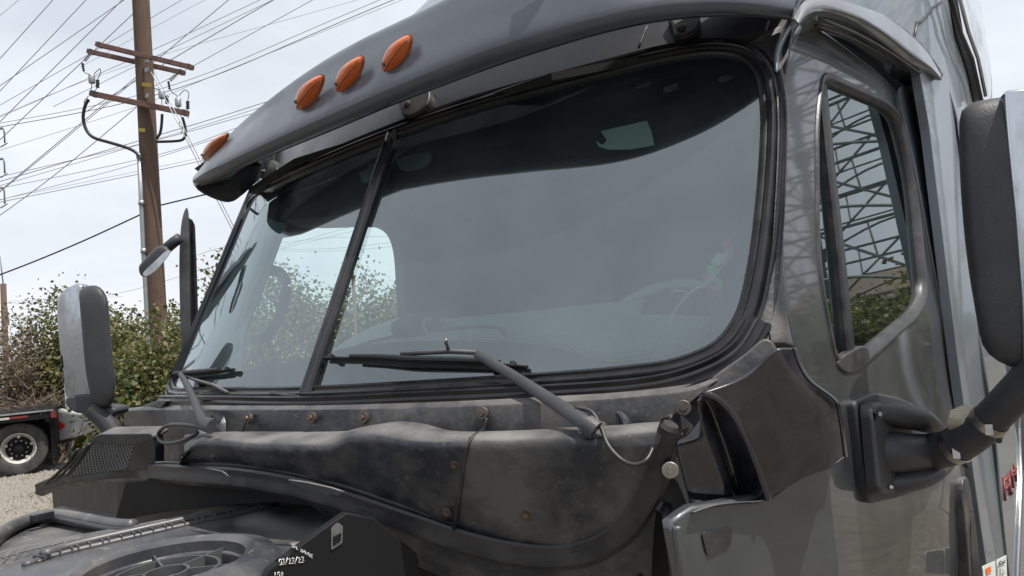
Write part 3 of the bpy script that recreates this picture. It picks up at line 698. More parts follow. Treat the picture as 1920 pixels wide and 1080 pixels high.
P('sleeper_side', [(1496, 10), (1510, -60), (1560, -200), (1700, -240), (1800, -240), (1836, 0), (1850, 80), (1860, 150), (1862, 400), (1905, 700), (1960, 900), (1980, 1130), (1860, 1130), (1800, 700), (1745, 250), (1720, 100), (1660, 50), (1600, 30), (1545, 16)], SXB, M['paint2'], step=24, th=.03)
tube('sleeper_seam', [hit(x, y, lambda p: SXB(p)-.003) for x, y in [(1765, 4), (1750, 14), (1727, 42), (1720, 42), (1712, 80)]], .005, M['rubber'], truck, seg=6)
# side extender fins behind the sleeper
P('side_extender', cr([(1786, -60), (1812, -60), (1836, 0), (1846, 60), (1856, 110), (1858, 178), (1842, 190), (1828, 130), (1806, 60)], 4), SX(.035), M['fairing'], step=16, th=.03)
tube('extender_trim', [hit(x, y, SX(.045)) for x, y in [(1772, -40), (1800, 60), (1822, 110), (1840, 190)]], .010, M['gasket'], truck, seg=8)
tube('extender_trim', [hit(x, y, SX(.05)) for x, y in [(1790, -40), (1816, 60), (1834, 110), (1848, 180)]], .008, M['chrome'], truck, seg=8)
0 and tube('extender_rib', [hit(x, y, SX(.05)) for x, y in [(1830, -30), (1842, 50), (1848, 70), (1846, 85), (1856, 110), (1862, 135), (1858, 175)]], .02, M['fairing'], truck, seg=8)
for x, y in ((1797, 71), (1802, 86)):
    c = hit(x, y, SX(.002)); lathe('bolt', [(0, .012), (.016, .010), (.018, -.004)], c, Vector((1, -.1, 0)), M['rubber'], truck, 10)
# ---- door handle and lower items on the right edge
P('door_handle', cr([(1808, 905), (1814, 898), (1818, 910), (1826, 960), (1832, 1010), (1838, 1120), (1824, 1120), (1812, 980), (1807, 940)], 4, True), DX(.055), M['plastic'], step=10, th=.03, bevel=.006)
P('handle_recess', cr([(1822, 958), (1830, 990), (1836, 1050), (1837, 1120), (1828, 1120), (1822, 1040)], 4, True), DX(.058), M['rubber'], step=10, th=.004, bevel=0)
def stick(x0, y0, pts, F, r, m, par, sx=1, sy=1, name='lettering', rot=0):
    mb = ([], []); ca, sa = math.cos(rot), math.sin(rot)
    for st in pts:
        if len(st) < 2: continue
        tube('', [hit(x0+(ca*x*sx-sa*y*sy), y0+(sa*x*sx+ca*y*sy), F) for x, y in st], r, None, mb=mb, seg=5)
    o = mesh_obj(name, mb[0], mb[1], m, par); return o
stl = P('sticker', [(1843, 1062), (1866, 1052), (1868, 1100), (1845, 1100)], DX(.105), M['paper'], step=12, th=.002, bevel=0)
patch('sticker_print', [(1849, 1066), (1858, 1062), (1859, 1073), (1850, 1077)], DX(.108), M['orange'], stl, step=8, th=.001, bevel=0)
stl = P('sticker', [(1870, 1050), (1887, 1041), (1889, 1100), (1872, 1100)], DX(.108), M['paper'], step=12, th=.002, bevel=0)
stick(1873, 1052, [[(0, 4), (4, 0), (8, 3), (12, -2)], [(0, 7), (12, 2)], [(2, 14), (2, 40)], [(6, 16), (10, 22), (6, 26), (10, 34)]], DX(.112), .0012, M['black'], stl, name='sticker_print')
tube('skirt_seam', [hit(1908, 760, SX(.004)), hit(1914, 900, SX(.004)), hit(1904, 1120, SX(.004))], .012, M['chrome'], truck, seg=6)
redl = [[(0, 0), (3, 44)], [(3, 6), (12, -6)], [(4, 22), (11, 12)], [(12, -4), (15, 32), (19, 28)], [(10, -2), (13, 34)], [(16, -14), (20, 20)], [(22, -26), (26, 8)], [(20, -10), (26, -16)], [(17, -2), (24, -8)]]
stick(1882, 895, redl, SX(.004), .006, M['dullred'], truck, .9, 1)
# ---- gloss cowl side fairing
FA = lambda p: p.x-(1.05+.50*(p.y+.06))          # plane facing forward and out
def FB(a): return lambda p: p.x-(1.05+a+.50*(p.y+.06))
g0 = C3([(1444, 668), (1413, 701), (1370, 722), (1323, 736)], FB(-.02), 40)     # placeholder family, upper rim
rim_top = C3([(1487, 651), (1470, 652), (1452, 656), (1443, 668), (1413, 701), (1370, 722), (1323, 736)], FB(0), 60)
# outer face: from the ridge to the door side tip
ridge = C3([(1323, 736), (1350, 750), (1376, 778), (1402, 826), (1420, 874), (1441, 936)], FB(.03), 60)
r_a = C3([(1400, 706), (1430, 730), (1446, 770), (1470, 830), (1484, 870), (1490, 902)], FB(.055), 60)
r_b = C3([(1452, 658), (1470, 700), (1500, 740), (1530, 780), (1545, 830), (1552, 878)], FB(.095), 60)
r_c = C3([(1486, 652), (1498, 686), (1518, 716), (1562, 750), (1572, 775), (1583, 857)], FB(.10), 60)
fair = loft('cowl_fairing', [ridge, r_a, r_b, r_c], M['fairing'], truck, sub=6, th=.012)
r_d = [p+Vector((-.03, .10, -.005)) for p in r_c]
loft('fairing_return', [r_c, [p+Vector((.0, .02, -.002)) for p in r_c], r_d], M['fairing'], truck, sub=3, th=.004, off=0)
# concave channel and inner blade
ch_a = C3([(1323, 737), (1348, 752), (1372, 782), (1398, 830), (1416, 878), (1436, 938)], FB(.03), 60)
ch_b = C3([(1318, 742), (1334, 764), (1348, 800), (1364, 845), (1378, 890), (1392, 940)], FB(-.05), 60)
ch_c = C3([(1312, 752), (1318, 785), (1334, 830), (1350, 870), (1362, 905), (1368, 944)], FB(-.03), 60)
ch_d = C3([(1308, 765), (1306, 792), (1288, 815), (1270, 833), (1282, 890), (1300, 961)], FB(-.05), 60)
loft('fairing_channel', [ch_a, ch_b, ch_c, ch_d], M['fairing'], truck, sub=6, th=.006)
tube('fairing_ridge', [p+Vector((0, -.002, 0)) for p in ridge], .006, M['fairing'], truck, seg=8)
low = C3([(1300, 961), (1340, 948), (1390, 942), (1441, 936), (1498, 898), (1552, 878), (1583, 857)], FB(.03), 50)
loft('fairing_underside', [low, [p+Vector((-.04, .05, -.02)) for p in low]], M['plastic'], truck, sub=2, smoothx=False, th=.003, off=0)
# backing between fairing and cowl
P('cowl_corner', [(1250, 790), (1310, 745), (1330, 780), (1310, 980), (1262, 1000), (1240, 940), (1240, 860)], FB(-.12), M['plasticdust'], step=16, th=.01)
# quarter panel under the fairing
def FQ(p): 
    c = hit_c
    return p.x-(1.015+.42*(p.y+.10)+.03*max(0, 1.9-p.z)**.5)
hit_c = None
P('quarter_panel', [(1264, 982, 20), (1300, 958), (1380, 944), (1441, 934), (1498, 896), (1552, 874), (1560, 960), (1572, 1060), (1576, 1130), (1292, 1130), (1280, 1060)], FQ, M['paint'], step=18, th=.02, bevel=.008)
qf = [(1300, 1020), (1318, 1000), (1366, 990), (1372, 1004), (1372, 1130), (1306, 1130)]
tube('panel_flange', [hit(x, y, FQ)+Vector((0, -.004, 0)) for x, y in cr([(1270, 985), (1276, 1040), (1290, 1130)], 6)], .008, M['paint'], truck, seg=8)
P('reflection_patch', rnd([(1317, 1000), (1374, 988), (1370, 1024), (1328, 1044)], 8, 4), lambda p: FQ(p)-.004, M['fairing'], step=12, th=.003, bevel=.001)  # dark plate stands in for a reflection in the glossy quarter panel
tube('drain_tube', [hit(x, y, FB(-.13)) for x, y in cr([(1232, 958), (1240, 944), (1250, 948), (1254, 975), (1262, 1030), (1272, 1130)], 6)], .012, M['rubber'], truck, seg=10)
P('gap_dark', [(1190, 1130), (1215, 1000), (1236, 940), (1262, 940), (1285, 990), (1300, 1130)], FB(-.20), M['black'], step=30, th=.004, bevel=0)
# ---- driver mirror: base, arm, clamps, head
MB = bpy.data.objects.new('driver_mirror', None); link(MB, truck)
fl = patch('mirror_base', rnd([(1605, 757, 8), (1641, 741, 6), (1690, 750, 20), (1735, 772, 20), (1764, 800, 14), (1786, 850, 20), (1778, 886, 20), (1735, 909, 30), (1690, 927, 20), (1640, 938, 4), (1634, 936, 4)], 8, 5), lambda p: door_F(p)-.02, M['mirror_plastic'], MB, step=14, th=.035, bevel=.008)
def lobe(px, w0, w1, hh):
    cs = [hit(x, y, lambda p: door_F(p)-h) for x, y, h in px]
    q = [Vector(v) for v in cr([tuple(p) for p in cs], 5)]; return q
def ell(name, px, ry, ru, par):
    q = lobe(px, 0, 0, 0); n = len(q)
    tube(name, q, lambda t: ry*(.35+.65*math.sin(math.pi*min(1, .12+t*.80))), M['mirror_plastic'], par, seg=16, flat=ru)
ell('mirror_base_lobe', [(1625, 772, .02), (1665, 775, .05), (1712, 784, .085), (1748, 800, .10)], .052, .62, MB)
ell('mirror_base_lobe', [(1650, 905, .02), (1685, 900, .05), (1730, 888, .085), (1772, 866, .10)], .050, .62, MB)
armp = [hit(1640, 846, lambda p: door_F(p)-.02), hit(1680, 848, lambda p: door_F(p)-.06), hit(1735, 848, lambda p: door_F(p)-.10), hit(1785, 838, Y_(.62)), hit(1830, 812, Y_(.58)), hit(1868, 775, Y_(.55)), hit(1925, 715, Y_(.52)), hit(1960, 678, Y_(.50))]
q = [Vector(v) for v in cr([tuple(p) for p in armp], 6)]
tube('mirror_arm', q, lambda t: .052-.014*min(1, t*1.6), M['mirror_plastic'], MB, seg=20)
def clamp(px, py, k, dx):
    i = min(range(len(q)), key=lambda j: abs((FPX*(q[j]-CP).dot(RT)/(q[j]-CP).dot(FW)+960)-px)); t = (q[min(i+1, len(q)-1)]-q[i-1]).normalized(); r = (.052-.014*min(1, i/(len(q)-1)*1.6))+.0018
    c = q[i]
    o = lathe('hose_clamp', [(r-.001, -.010), (r+.001, -.010), (r+.0015, 0), (r+.001, .010), (r-.001, .010)], c, t, M['metal'], MB, 40)
    B = basis(t); sc_ = c+(-UP*.8+RT*.5).normalized()*(r+.006); lathe('clamp_screw', [(0, .013), (.007, .013), (.007, -.013), (0, -.013)], sc_, t.cross((sc_-c)).normalized(), M['boltdark'], MB, 8)
    box('clamp_housing', c+(CP-c).normalized()*(r+.002)-UP*.02, (.016, .024, .006), M['metal'], MB, basis((CP-c).normalized()), .001)
clamp(1790, 838, 0, 0); clamp(1856, 790, 0, 0)
cc = hit(1812, 792, Y_(.60)); cap_ax = (Vector((-.25, -.35, .9))).normalized()
cpo = lathe('cream_cap', [(0, .016), (.034, .016), (.042, .010), (.046, -.002), (.046, -.012)], cc+Vector((0, 0, .012)), cap_ax, M['cream'], MB, 6)
lathe('cap_washer', [(.020, -.010), (.034, -.010), (.036, -.020), (.020, -.022)], cc+Vector((0, 0, .012)), cap_ax, M['rubber'], MB, 20)
patch('mirror_base_body', rnd([(1640, 765, 10), (1700, 762, 20), (1756, 800, 14), (1776, 850, 20), (1768, 880, 20), (1700, 915, 30), (1654, 918, 10)], 8, 5), lambda p: door_F(p)-.055, M['mirror_plastic'], MB, step=14, th=.03, bevel=.012)
for x, y in ((1650, 777), (1671, 913)):
    c = hit(x, y, lambda p: door_F(p)-.062); lathe('base_screw', [(0, .002), (.004, .002), (.0055, .0), (.0055, -.01)], c, (CP-c), M['metal'], MB, 14)
def mirror_head(outline, F, par, th, split, step=16, m1='mirror_plastic', m2='chrome', crown=.04):
    """domed shell: outline rounded, domed toward the viewer"""
    n = len(outline); cx = sum(p[0] for p in outline)/n; cy = sum(p[1] for p in outline)/n
    P0 = [hit(p[0], p[1], F) for p in outline]; c0 = sum(P0, Vector())/n
    nn = (CP-c0).normalized(); rows = []
    ks = [1.0, .995, .97, .92, .84, .7, .5, .25, .0]
    hs = [-th, -.0, .45, .72, .88, .96, 1.0, 1.0, 1.0]
    vs = []; 
    for k, h in zip(ks, hs):
        hh = h*crown if h >= 0 else h
        for p in P0:
            # keep the flat middle, pull the border in
            v = p-c0; L_ = v.length; sh = (1-k)
            vs.append(c0+v*k+nn*(hh-crown))
    fs = []; ms = []
    for r in range(len(ks)-1):
        for i in range(n): fs.append((r*n+i, r*n+(i+1) % n, (r+1)*n+(i+1) % n, (r+1)*n+i))
    return vs, fs, c0, nn, n
def shell_obj(name, vs, fs, m, par): return recalc(mesh_obj(name, vs, fs, m, par))
MF = lambda p: p.y-(.47+.25*(p.x-1.33))
ho = rnd([(1793, 190, 45), (1860, 176, 60), (2120, 150, 60), (2150, 400, 200), (2110, 730, 60), (1900, 702, 60), (1838, 668, 50), (1806, 480, 200), (1794, 330, 100)], 40, 6)
vs, fs, c0, nn, n_ = mirror_head(resample(ho+[ho[0]], 72)[:-1], MF, MB, .12, None, crown=.05)
hd = shell_obj('mirror_shell', vs, fs, M['mirror_plastic'], MB)
# chrome cover over the outboard part of the shell
cov = rnd([(1891, 176, 6), (2124, 148, 60), (2154, 400, 200), (2114, 734, 60), (1930, 706, 30), (1924, 560), (1912, 400), (1900, 280)], 10, 6)
patch('mirror_cover', cov, lambda p: MF(p)+.006, M['chrome'], MB, step=30, th=.03, bevel=.01)
gp = [c0+(v-c0)*.94-nn*.14 for v in vs[n_:2*n_]]
# ---- passenger mirror
MP = bpy.data.objects.new('passenger_mirror', None); link(MP, truck)
LF = lambda p: (p-Vector((-1.42, -.10, 2.1))).dot(Vector((.55, -.83, 0)))
lo = rnd([(113, 545, 30), (150, 530, 30), (188, 531, 24), (204, 560, 40), (210, 640, 100), (220, 730, 60), (212, 766, 25), (180, 772, 25), (160, 768, 30), (126, 745, 40), (116, 660, 100)], 20, 5)
lb = rnd([(146, 536, 18), (186, 531, 22), (203, 556, 30), (210, 650, 100), (219, 730, 60), (210, 768, 28), (172, 764, 30), (160, 700, 60), (152, 610, 100)], 18, 5)
vs, fs, c0, nn, n_ = mirror_head(resample(lb+[lb[0]], 60)[:-1], lambda p: LF(p)-.05, MP, .10, None, crown=.045)
shell_obj('mirror_shell', vs, fs, M['mirror_plastic'], MP)
patch('mirror_cover', rnd([(110, 552, 22), (148, 534, 10), (153, 610), (160, 700), (166, 746, 8), (128, 750, 14), (116, 660), (110, 600)], 6, 4), LF, M['chrome'], MP, step=12, th=.05, bevel=.012)
patch('mirror_foot', cr([(126, 750), (166, 745), (176, 764), (212, 770), (196, 780), (178, 782), (160, 772), (138, 768)], 4, True), lambda p: LF(p)-.01, M['mirror_plastic'], MP, step=10, th=.09, bevel=.01)
tube('mirror_arm', [hit(x, y, lambda p: LF(p)-.0) for x, y in cr([(176, 766), (190, 780), (206, 800), (224, 830)], 5)], lambda t: .040-.008*t, M['mirror_plastic'], MP, seg=14)
# ---- passenger door standing open, seen edge on, with the look-down mirror on it
PD = bpy.data.objects.new('passenger_door', None); link(PD, truck)
HP = Vector((-1.09, .10, 0)); DD = Vector((-.935, .355, 0)).normalized()
dF = lambda a=0: (lambda p: (p-Vector((-1.22, .40+a, 2))).dot(Vector((.55, -.83, 0))))
def slab(name, px, F, dirv, length, m, par, bev=.006):
    ps = [hit(x, y, F) for x, y in px]; k = len(ps); vs = ps+[p+dirv*length for p in ps]
    fs = [tuple(range(k)), tuple(range(2*k-1, k-1, -1))]+[(i, k+i, k+(i+1) % k, (i+1) % k) for i in range(k)]
    o = recalc(mesh_obj(name, vs, fs, m, par)); b = o.modifiers.new('b', 'BEVEL'); b.width = bev; b.segments = 3; b.limit_method = 'ANGLE'; b.angle_limit = .6; return o
vd = (hit(355, 520, dF())-CP); vd.z = 0; vd.normalize()
slab('door_edge', cr([(338, 440), (342, 408), (348, 391), (353, 395), (355, 440), (358, 640), (360, 720), (344, 720), (338, 600), (336, 500)], 3, True), dF(), vd, .06, M['galvdull'], PD)
slab('door_seal', [(354, 408), (361, 412), (366, 425), (369, 500), (372, 600), (374, 690), (360, 700), (357, 600)], dF(.03), vd, .12, M['frame'], PD, .003)
slab('door_skin', [(361, 414), (365, 420), (367, 500), (371, 640), (367, 640), (363, 500)], dF(.02), vd, .02, M['gasket'], PD, .002)
tube('lookdown_arm', [hit(x, y, dF(-.05)) for x, y in [(338, 446), (326, 454), (312, 466)]], .022, M['mirror_plastic'], PD, seg=12)
ldm = rnd([(258, 500, 10), (296, 459, 10), (314, 461, 8), (320, 470, 8), (292, 508, 10), (270, 521, 12), (262, 516, 10)], 8, 4)
vs, fs, c0, nn, n_ = mirror_head(resample(ldm+[ldm[0]], 40)[:-1], dF(-.12), PD, .05, None, crown=.03)
shell_obj('lookdown_shell', vs, fs, M['mirror_plastic'], PD)
patch('lookdown_glass', cr([(268, 512), (290, 490), (312, 470), (319, 474), (296, 503), (276, 517)], 3, True), dF(-.125), M['chrome'], PD, step=8, th=.003, bevel=0)
# ================================================================== INTERIOR
IN = lambda v: lambda p: p.x+v
pa = C3([(330, 745), (395, 560), (474, 372)], S(.012), 24); pb_ = C3([(448, 745), (460, 622), (484, 560), (522, 456), (545, 400)], IN(.91), 24)
loft('pillar_inner', [pa, [a.lerp(b, .5)+Vector((0, .02, 0)) for a, b in zip(pa, pb_)], pb_], M['grey_int'], truck, sub=3, th=.01)
hole = cr([(459, 622), (480, 560), (520, 455), (566, 438), (632, 413), (680, 417), (715, 421), (740, 436), (753, 472), (758, 540), (762, 620), (760, 740)], 4)+[(452, 740), (455, 660)]
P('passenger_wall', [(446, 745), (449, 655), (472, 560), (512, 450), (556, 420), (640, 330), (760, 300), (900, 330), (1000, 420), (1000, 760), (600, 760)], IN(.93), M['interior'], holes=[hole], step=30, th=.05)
qz = lambda pts, n='interior_panel', m='interior': quad(n, [Vector(p) for p in pts], M[m], truck)
qz([(-1, 1.9, .9), (1.1, 1.9, .9), (1.16, 1.9, 2.74), (-1, 1.9, 2.74)], 'sleeper_curtain')
P('header_inner', [(440, 420), (470, 350), (600, 285), (740, 230), (900, 175), (1100, 122), (1300, 70), (1400, 75), (1450, 140), (1450, 200), (1390, 118), (1300, 108), (1100, 155), (900, 208), (740, 262), (600, 318), (480, 385)], S(.014), M['frit'], step=20, th=.01)
qz([(-1, .30, 2.70), (-.5, .12, 2.69), (0, .09, 2.68), (.5, .13, 2.71), (.975, .36, 2.74), (1.17, 1.9, 2.70), (-1, 1.9, 2.68)], 'roof_liner')
qz([(-1, 0, 1.5), (.92, 0, 1.5), (1.1, 1.9, 1.3), (-1, 1.9, 1.3)], 'cab_floor')
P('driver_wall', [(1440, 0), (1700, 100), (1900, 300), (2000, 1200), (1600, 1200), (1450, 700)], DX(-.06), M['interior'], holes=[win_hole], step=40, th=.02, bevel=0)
def FD(p): return p.z-(1.955+.30*(p.y-yw(p.x))-.02)
dashp = cr([(560, 735), (592, 690), (640, 645), (700, 612), (760, 594), (850, 596), (1000, 582), (1130, 568), (1280, 556), (1350, 552), (1400, 580)], 4)+[(1410, 680), (1300, 720), (1000, 735), (760, 745)]
P('dashboard', dashp, FD, M['dash'], step=20, th=.08, bevel=.02)
tube('dash_trim', [hit(x, y, lambda p: FD(p)-.004) for x, y in cr([(620, 672), (700, 640), (820, 620), (900, 613), (935, 616), (946, 628)], 5)], .006, M['interior'], truck, seg=8)
P('dash_tray', cr([(735, 606), (770, 588), (800, 586), (820, 598), (790, 612), (745, 616)], 4, True), lambda p: FD(p)-.03, M['interior'], step=10, th=.03, bevel=.006)
tube('dash_cable', [hit(x, y, S(.03)) for x, y in cr([(812, 598), (798, 600), (795, 612), (805, 630), (823, 645)], 5)], .004, M['grey_int'], truck, seg=6)
wc = hit(1235, 650, Y_(.42)); wn = Vector((.0, -.75, .66)).normalized(); B = basis(wn)
sw = bpy.data.objects.new('steering_wheel', None); link(sw, truck)
tube('wheel_rim', [wc+B @ Vector((.225*math.cos(a), .225*math.sin(a), 0)) for a in [2*math.pi*i/48 for i in range(48)]], .016, M['grey_int'], sw, seg=10, closed=True)
lathe('wheel_hub', [(0, .04), (.05, .04), (.075, .0), (.07, -.04)], wc-wn*.03, wn, M['interior'], sw, 20)
for a in (0.2, 2.94, 4.2, 5.2): tube('wheel_spoke', [wc+B @ Vector((.06*math.cos(a), .06*math.sin(a), -.02)), wc+B @ Vector((.22*math.cos(a), .22*math.sin(a), 0))], .013, M['interior'], sw, seg=8)
P('instrument_hood', cr([(1210, 580), (1250, 560), (1300, 556), (1345, 570), (1362, 600), (1350, 640), (1230, 640)], 4, True), Y_(.36), M['interior'], step=16, th=.12, bevel=.02)
tube('dash_antenna_lead', [hit(x, y, S(.02)) for x, y in cr([(1385, 440), (1360, 490), (1328, 526), (1290, 552), (1264, 585), (1245, 630), (1215, 668)], 5)], .0035, M['grey_int'], truck, seg=6)
tube('coat_hook', [hit(x, y, S(.03)) for x, y in cr([(1258, 552), (1262, 546), (1274, 545), (1288, 549), (1292, 560)], 5)], .0035, M['metal'], truck, seg=6)
# grab handle on the passenger pillar
tube('grab_handle', [hit(x, y, X_(-.90)) for x, y in cr([(470, 520), (490, 510), (515, 508), (532, 520), (536, 545), (525, 590), (508, 622), (490, 636), (465, 636)], 5)], .021, M['grey_int'], truck, seg=12)
# seat back behind the wheel and header console
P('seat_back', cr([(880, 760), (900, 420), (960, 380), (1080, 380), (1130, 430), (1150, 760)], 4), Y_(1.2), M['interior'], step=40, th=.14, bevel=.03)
0 and P('seat_back', cr([(560, 760), (575, 620), (620, 590), (660, 600), (680, 760)], 4), X_(-.95), M['interior'], step=40, th=.02, bevel=.0)
P('header_console', cr([(740, 300), (900, 240), (1120, 180), (1340, 140), (1380, 200), (1300, 270), (1000, 330), (760, 380)], 4, True), S(.22, .4), M['interior'], step=30, th=.1, bevel=.02)
P('header_console', cr([(480, 400), (560, 350), (700, 300), (700, 380), (620, 392), (510, 402)], 4, True), S(.18, .4), M['interior'], step=30, th=.1, bevel=.02)
tube('console_handle', [hit(x, y, S(.17, .4)) for x, y in cr([(548, 366), (565, 357), (600, 345), (630, 331)], 4)], .006, M['metal'], truck, seg=8)
P('console_pocket', [(672, 325), (700, 312), (706, 330), (680, 340)], S(.17, .4), M['grey_int'], step=10, th=.01)
P('console_pocket', [(690, 308), (704, 303), (708, 312), (694, 317)], S(.17, .4), M['grey_int'], step=10, th=.01)
P('console_vent', cr([(745, 300), (800, 285), (800, 305), (760, 318)], 3, True), S(.20, .4), M['grey_int'], step=10, th=.01)
for x, y in ((1258, 160), (1362, 141), (1205, 152)):
    P('console_clip', [(x-13, y+5), (x+10, y-3), (x+13, y+1), (x-10, y+8)], S(.12, .45), M['grey_int'], step=8, th=.01)
pp = patch('paper_sheet', [(1117, 264), (1130, 272), (1138, 262), (1126, 246), (1213, 226), (1222, 248), (1227, 272), (1180, 280), (1140, 280), (1122, 274)], S(.10, .45), M['paper'], None, step=12, th=.002, bevel=0)
tag(pp, 'torn pale green-white paper sheet tucked up behind the top of the windshield', 'paper')
pn = empty('paper_pennant', (1.0, .1, 2.1)); tag(pn, 'red, white and green striped card in the lower right corner of the windshield', 'pennant')
for a, mm in (([(1352, 456), (1370, 446), (1374, 462), (1358, 474)], 'redpaper'), ([(1345, 474), (1358, 474), (1374, 462), (1374, 486), (1340, 500), (1332, 492)], 'paper'), ([(1325, 500), (1340, 494), (1350, 512), (1328, 516)], 'greenpaper'), ([(1315, 517), (1328, 514), (1338, 526), (1330, 536)], 'redpaper'), ([(1336, 524), (1352, 520), (1356, 548), (1342, 548)], 'greenpaper'), ([(1332, 536), (1344, 528), (1356, 556), (1350, 562)], 'redpaper')):
    patch('stripe', a, S(.05), M[mm], pn, step=10, th=.002, bevel=0)
patch('tag_card', [(1328, 520), (1336, 512), (1344, 515), (1340, 530), (1330, 528)], S(.046), M['paper'], pn, step=8, th=.001, bevel=0)
rp_ = patch('red_card', [(1323, 602), (1340, 592), (1344, 605), (1335, 623), (1327, 618)], S(.04), M['redpaper'], None, step=8, th=.002, bevel=0)
tag(rp_, 'small plain red card low in the windshield corner, under the striped card', 'card')
# ================================================================== ENGINE BAY LEFT
ZB = lambda v, m=0: (lambda p: p.z-(v+m*(p.x)))
# plinth box under the seal
P('intake_box_side', [(216, 976), (236, 905), (420, 890), (560, 905), (640, 955), (520, 940), (400, 948), (300, 960)], Y_(-.372), M['frameblack'], step=20, th=.02)  # black side takes in the shade cast by the seal above
P('intake_box', [(96, 905), (250, 880), (246, 905), (216, 976), (160, 966), (100, 954)], lambda p: p.y-(-.371+.35*(-.55-p.x)), M['boxdark'], step=20, th=.02)
P('box_lip', [(98, 955), (160, 966), (216, 975), (196, 984), (130, 974), (96, 965)], Y_(-.37), M['rubber'], step=12, th=.03)
for i in range(8):
    x = 108+i*11.5; y = 962+i*1.7; P('lip_rib', [(x, y-1), (x+6, y-2), (x+3, y+8), (x-3, y+7)], Y_(-.385), M['darkcover'], step=8, th=.012, bevel=0)
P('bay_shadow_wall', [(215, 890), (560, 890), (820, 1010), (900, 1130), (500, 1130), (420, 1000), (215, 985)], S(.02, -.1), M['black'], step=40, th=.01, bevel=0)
# wire mesh intake grille
gr = bpy.data.objects.new('intake_grille', None); link(gr, truck)
GS = lambda a=0: (lambda p: p.y-(-.34+a-.30*(p.z-1.8)+.12*(p.x+.9)))
patch('grille_backing', [(130, 895), (165, 832), (256, 832), (243, 878), (200, 885)], GS(.02), M['black'], gr, step=14, th=.004, bevel=0)
mb = ([], []); quadc = lambda u, v: (133+(167-133)*v+u*((240-133)+((256-167)-(240-133))*v), 893+(830-893)*v-14*u*(1-v))
NU, NV = 17, 13
for i in range(NU):
    for j in range(NV):
        u0 = (i+.5*(j % 2))/NU; v0 = j/NV; du = .5/NU; dv = 1/NV
        for s in (-1, 1):
            u1 = u0+s*du
            if not 0 <= u1 <= 1: continue
            a, b_, c_ = quadc(u0, v0), quadc(u1, v0+dv*.5), quadc(u0+s*du, v0+dv)
            A, Bq, Cq = (hit(*z, GS()) for z in (a, quadc(u0+s*du*.5, v0+dv*.35), c_))
            tube('', [A, A.lerp(Cq, .3)+(Bq-A)*.15, Cq], .0012, None, mb=mb, seg=4, caps=False)
tag(mesh_obj('wire_mesh', mb[0], mb[1], M['galv'], gr), kind='stuff')
patch('grille_cheek', rnd([(256, 828, 5), (262, 818), (286, 818, 6), (290, 836), (290, 878), (240, 882)], 4, 3), GS(-.01), M['plastic'], gr, step=12, th=.03)
patch('grille_top', rnd([(168, 832), (176, 821, 4), (188, 816), (282, 815, 6), (288, 822), (258, 832)], 3, 3), GS(-.012), M['plasticdust'], gr, step=12, th=.05)
tube('grille_flange', [hit(x, y, GS(-.02)) for x, y in [(78, 914), (110, 886), (134, 862), (146, 842)]], .008, M['rubber'], gr, seg=6, flat=.5)
tube('grille_flange', [hit(x, y, GS(-.015)) for x, y in [(92, 908), (118, 888), (142, 862), (160, 838)]], .008, M['plasticdust'], gr, seg=6, flat=.5)
tube('grille_flange', [hit(x, y, GS(-.02)) for x, y in [(108, 904), (130, 888), (152, 858), (168, 832)]], .010, M['rubber'], gr, seg=6, flat=.5)
P('cowl_ear', cr([(186, 815), (196, 804), (214, 800), (220, 812), (222, 816)], 3, True), S(-.12, .1), M['plastic'], step=8, th=.02)
P('cowl_ear', cr([(250, 790), (262, 766), (282, 756), (300, 752), (286, 770), (276, 798)], 3, True), S(-.04, .1), M['plastic'], step=8, th=.03)
# big engine cover with ring, ribs and grating
CZ = lambda dz=0: (lambda p: p.z-(1.695+dz))
ring_c = (318, 1078)
def ellp(cx, cy, rx, ry, n=40, rot=0): return [(cx+rx*math.cos(2*math.pi*i/n)*math.cos(rot)-ry*math.sin(2*math.pi*i/n)*math.sin(rot), cy+rx*math.cos(2*math.pi*i/n)*math.sin(rot)+ry*math.sin(2*math.pi*i/n)*math.cos(rot)) for i in range(n)]
hc = hit(312, 1076, CZ()); 
def circ(r, dz=0, n=48, c=None): c = c or hc; return [c+Vector((r*math.cos(2*math.pi*i/n), r*math.sin(2*math.pi*i/n), dz)) for i in range(n)]
def topx(p): d = p-CP; z = d.dot(FW); return (960+FPX*d.dot(RT)/z, 540-FPX*d.dot(UP)/z)
RI = (hit(435, 1076, CZ())-hc).length
hole_px = [topx(p) for p in circ(RI)]
P('engine_cover', [(-60, 1090), (30, 1062), (120, 1036), (280, 1000), (420, 968), (520, 948), (640, 938), (720, 950), (640, 1000), (520, 1085), (480, 1160), (300, 1260), (-100, 1260)], CZ(), M['darkcover'], holes=[hole_px], step=22, th=.03, bevel=.006)
def rims(name, r0, r1, h, m, par=truck, n=64, c=None):
    c = c or hc; pr = [(r0, -.05), (r0, h*.7), (r0+.25*(r1-r0), h), (r0+.7*(r1-r0), h*.7), (r1, -.004)]
    return lathe(name, pr, c, Vector((0, 0, 1)), m, par, n)
rims('vent_ring', RI*1.0, RI*1.52, .028, M['darkcover'])
lathe('vent_well', [(RI, 0), (RI*.97, -.10), (0, -.10)], hc, Vector((0, 0, 1)), M['rubber'], truck, 40)
vg = bpy.data.objects.new('vent_guard', None); link(vg, truck)
def hoop(r, hz): return lathe('guard_hoop', [(r-.003, -.035), (r-.0025, hz), (r+.0025, hz), (r+.0025, -.035)], hc, Vector((0, 0, 1)), M['galvdull'], vg, 48)
hoop(RI*.66, .005); hoop(RI*.27, .005)
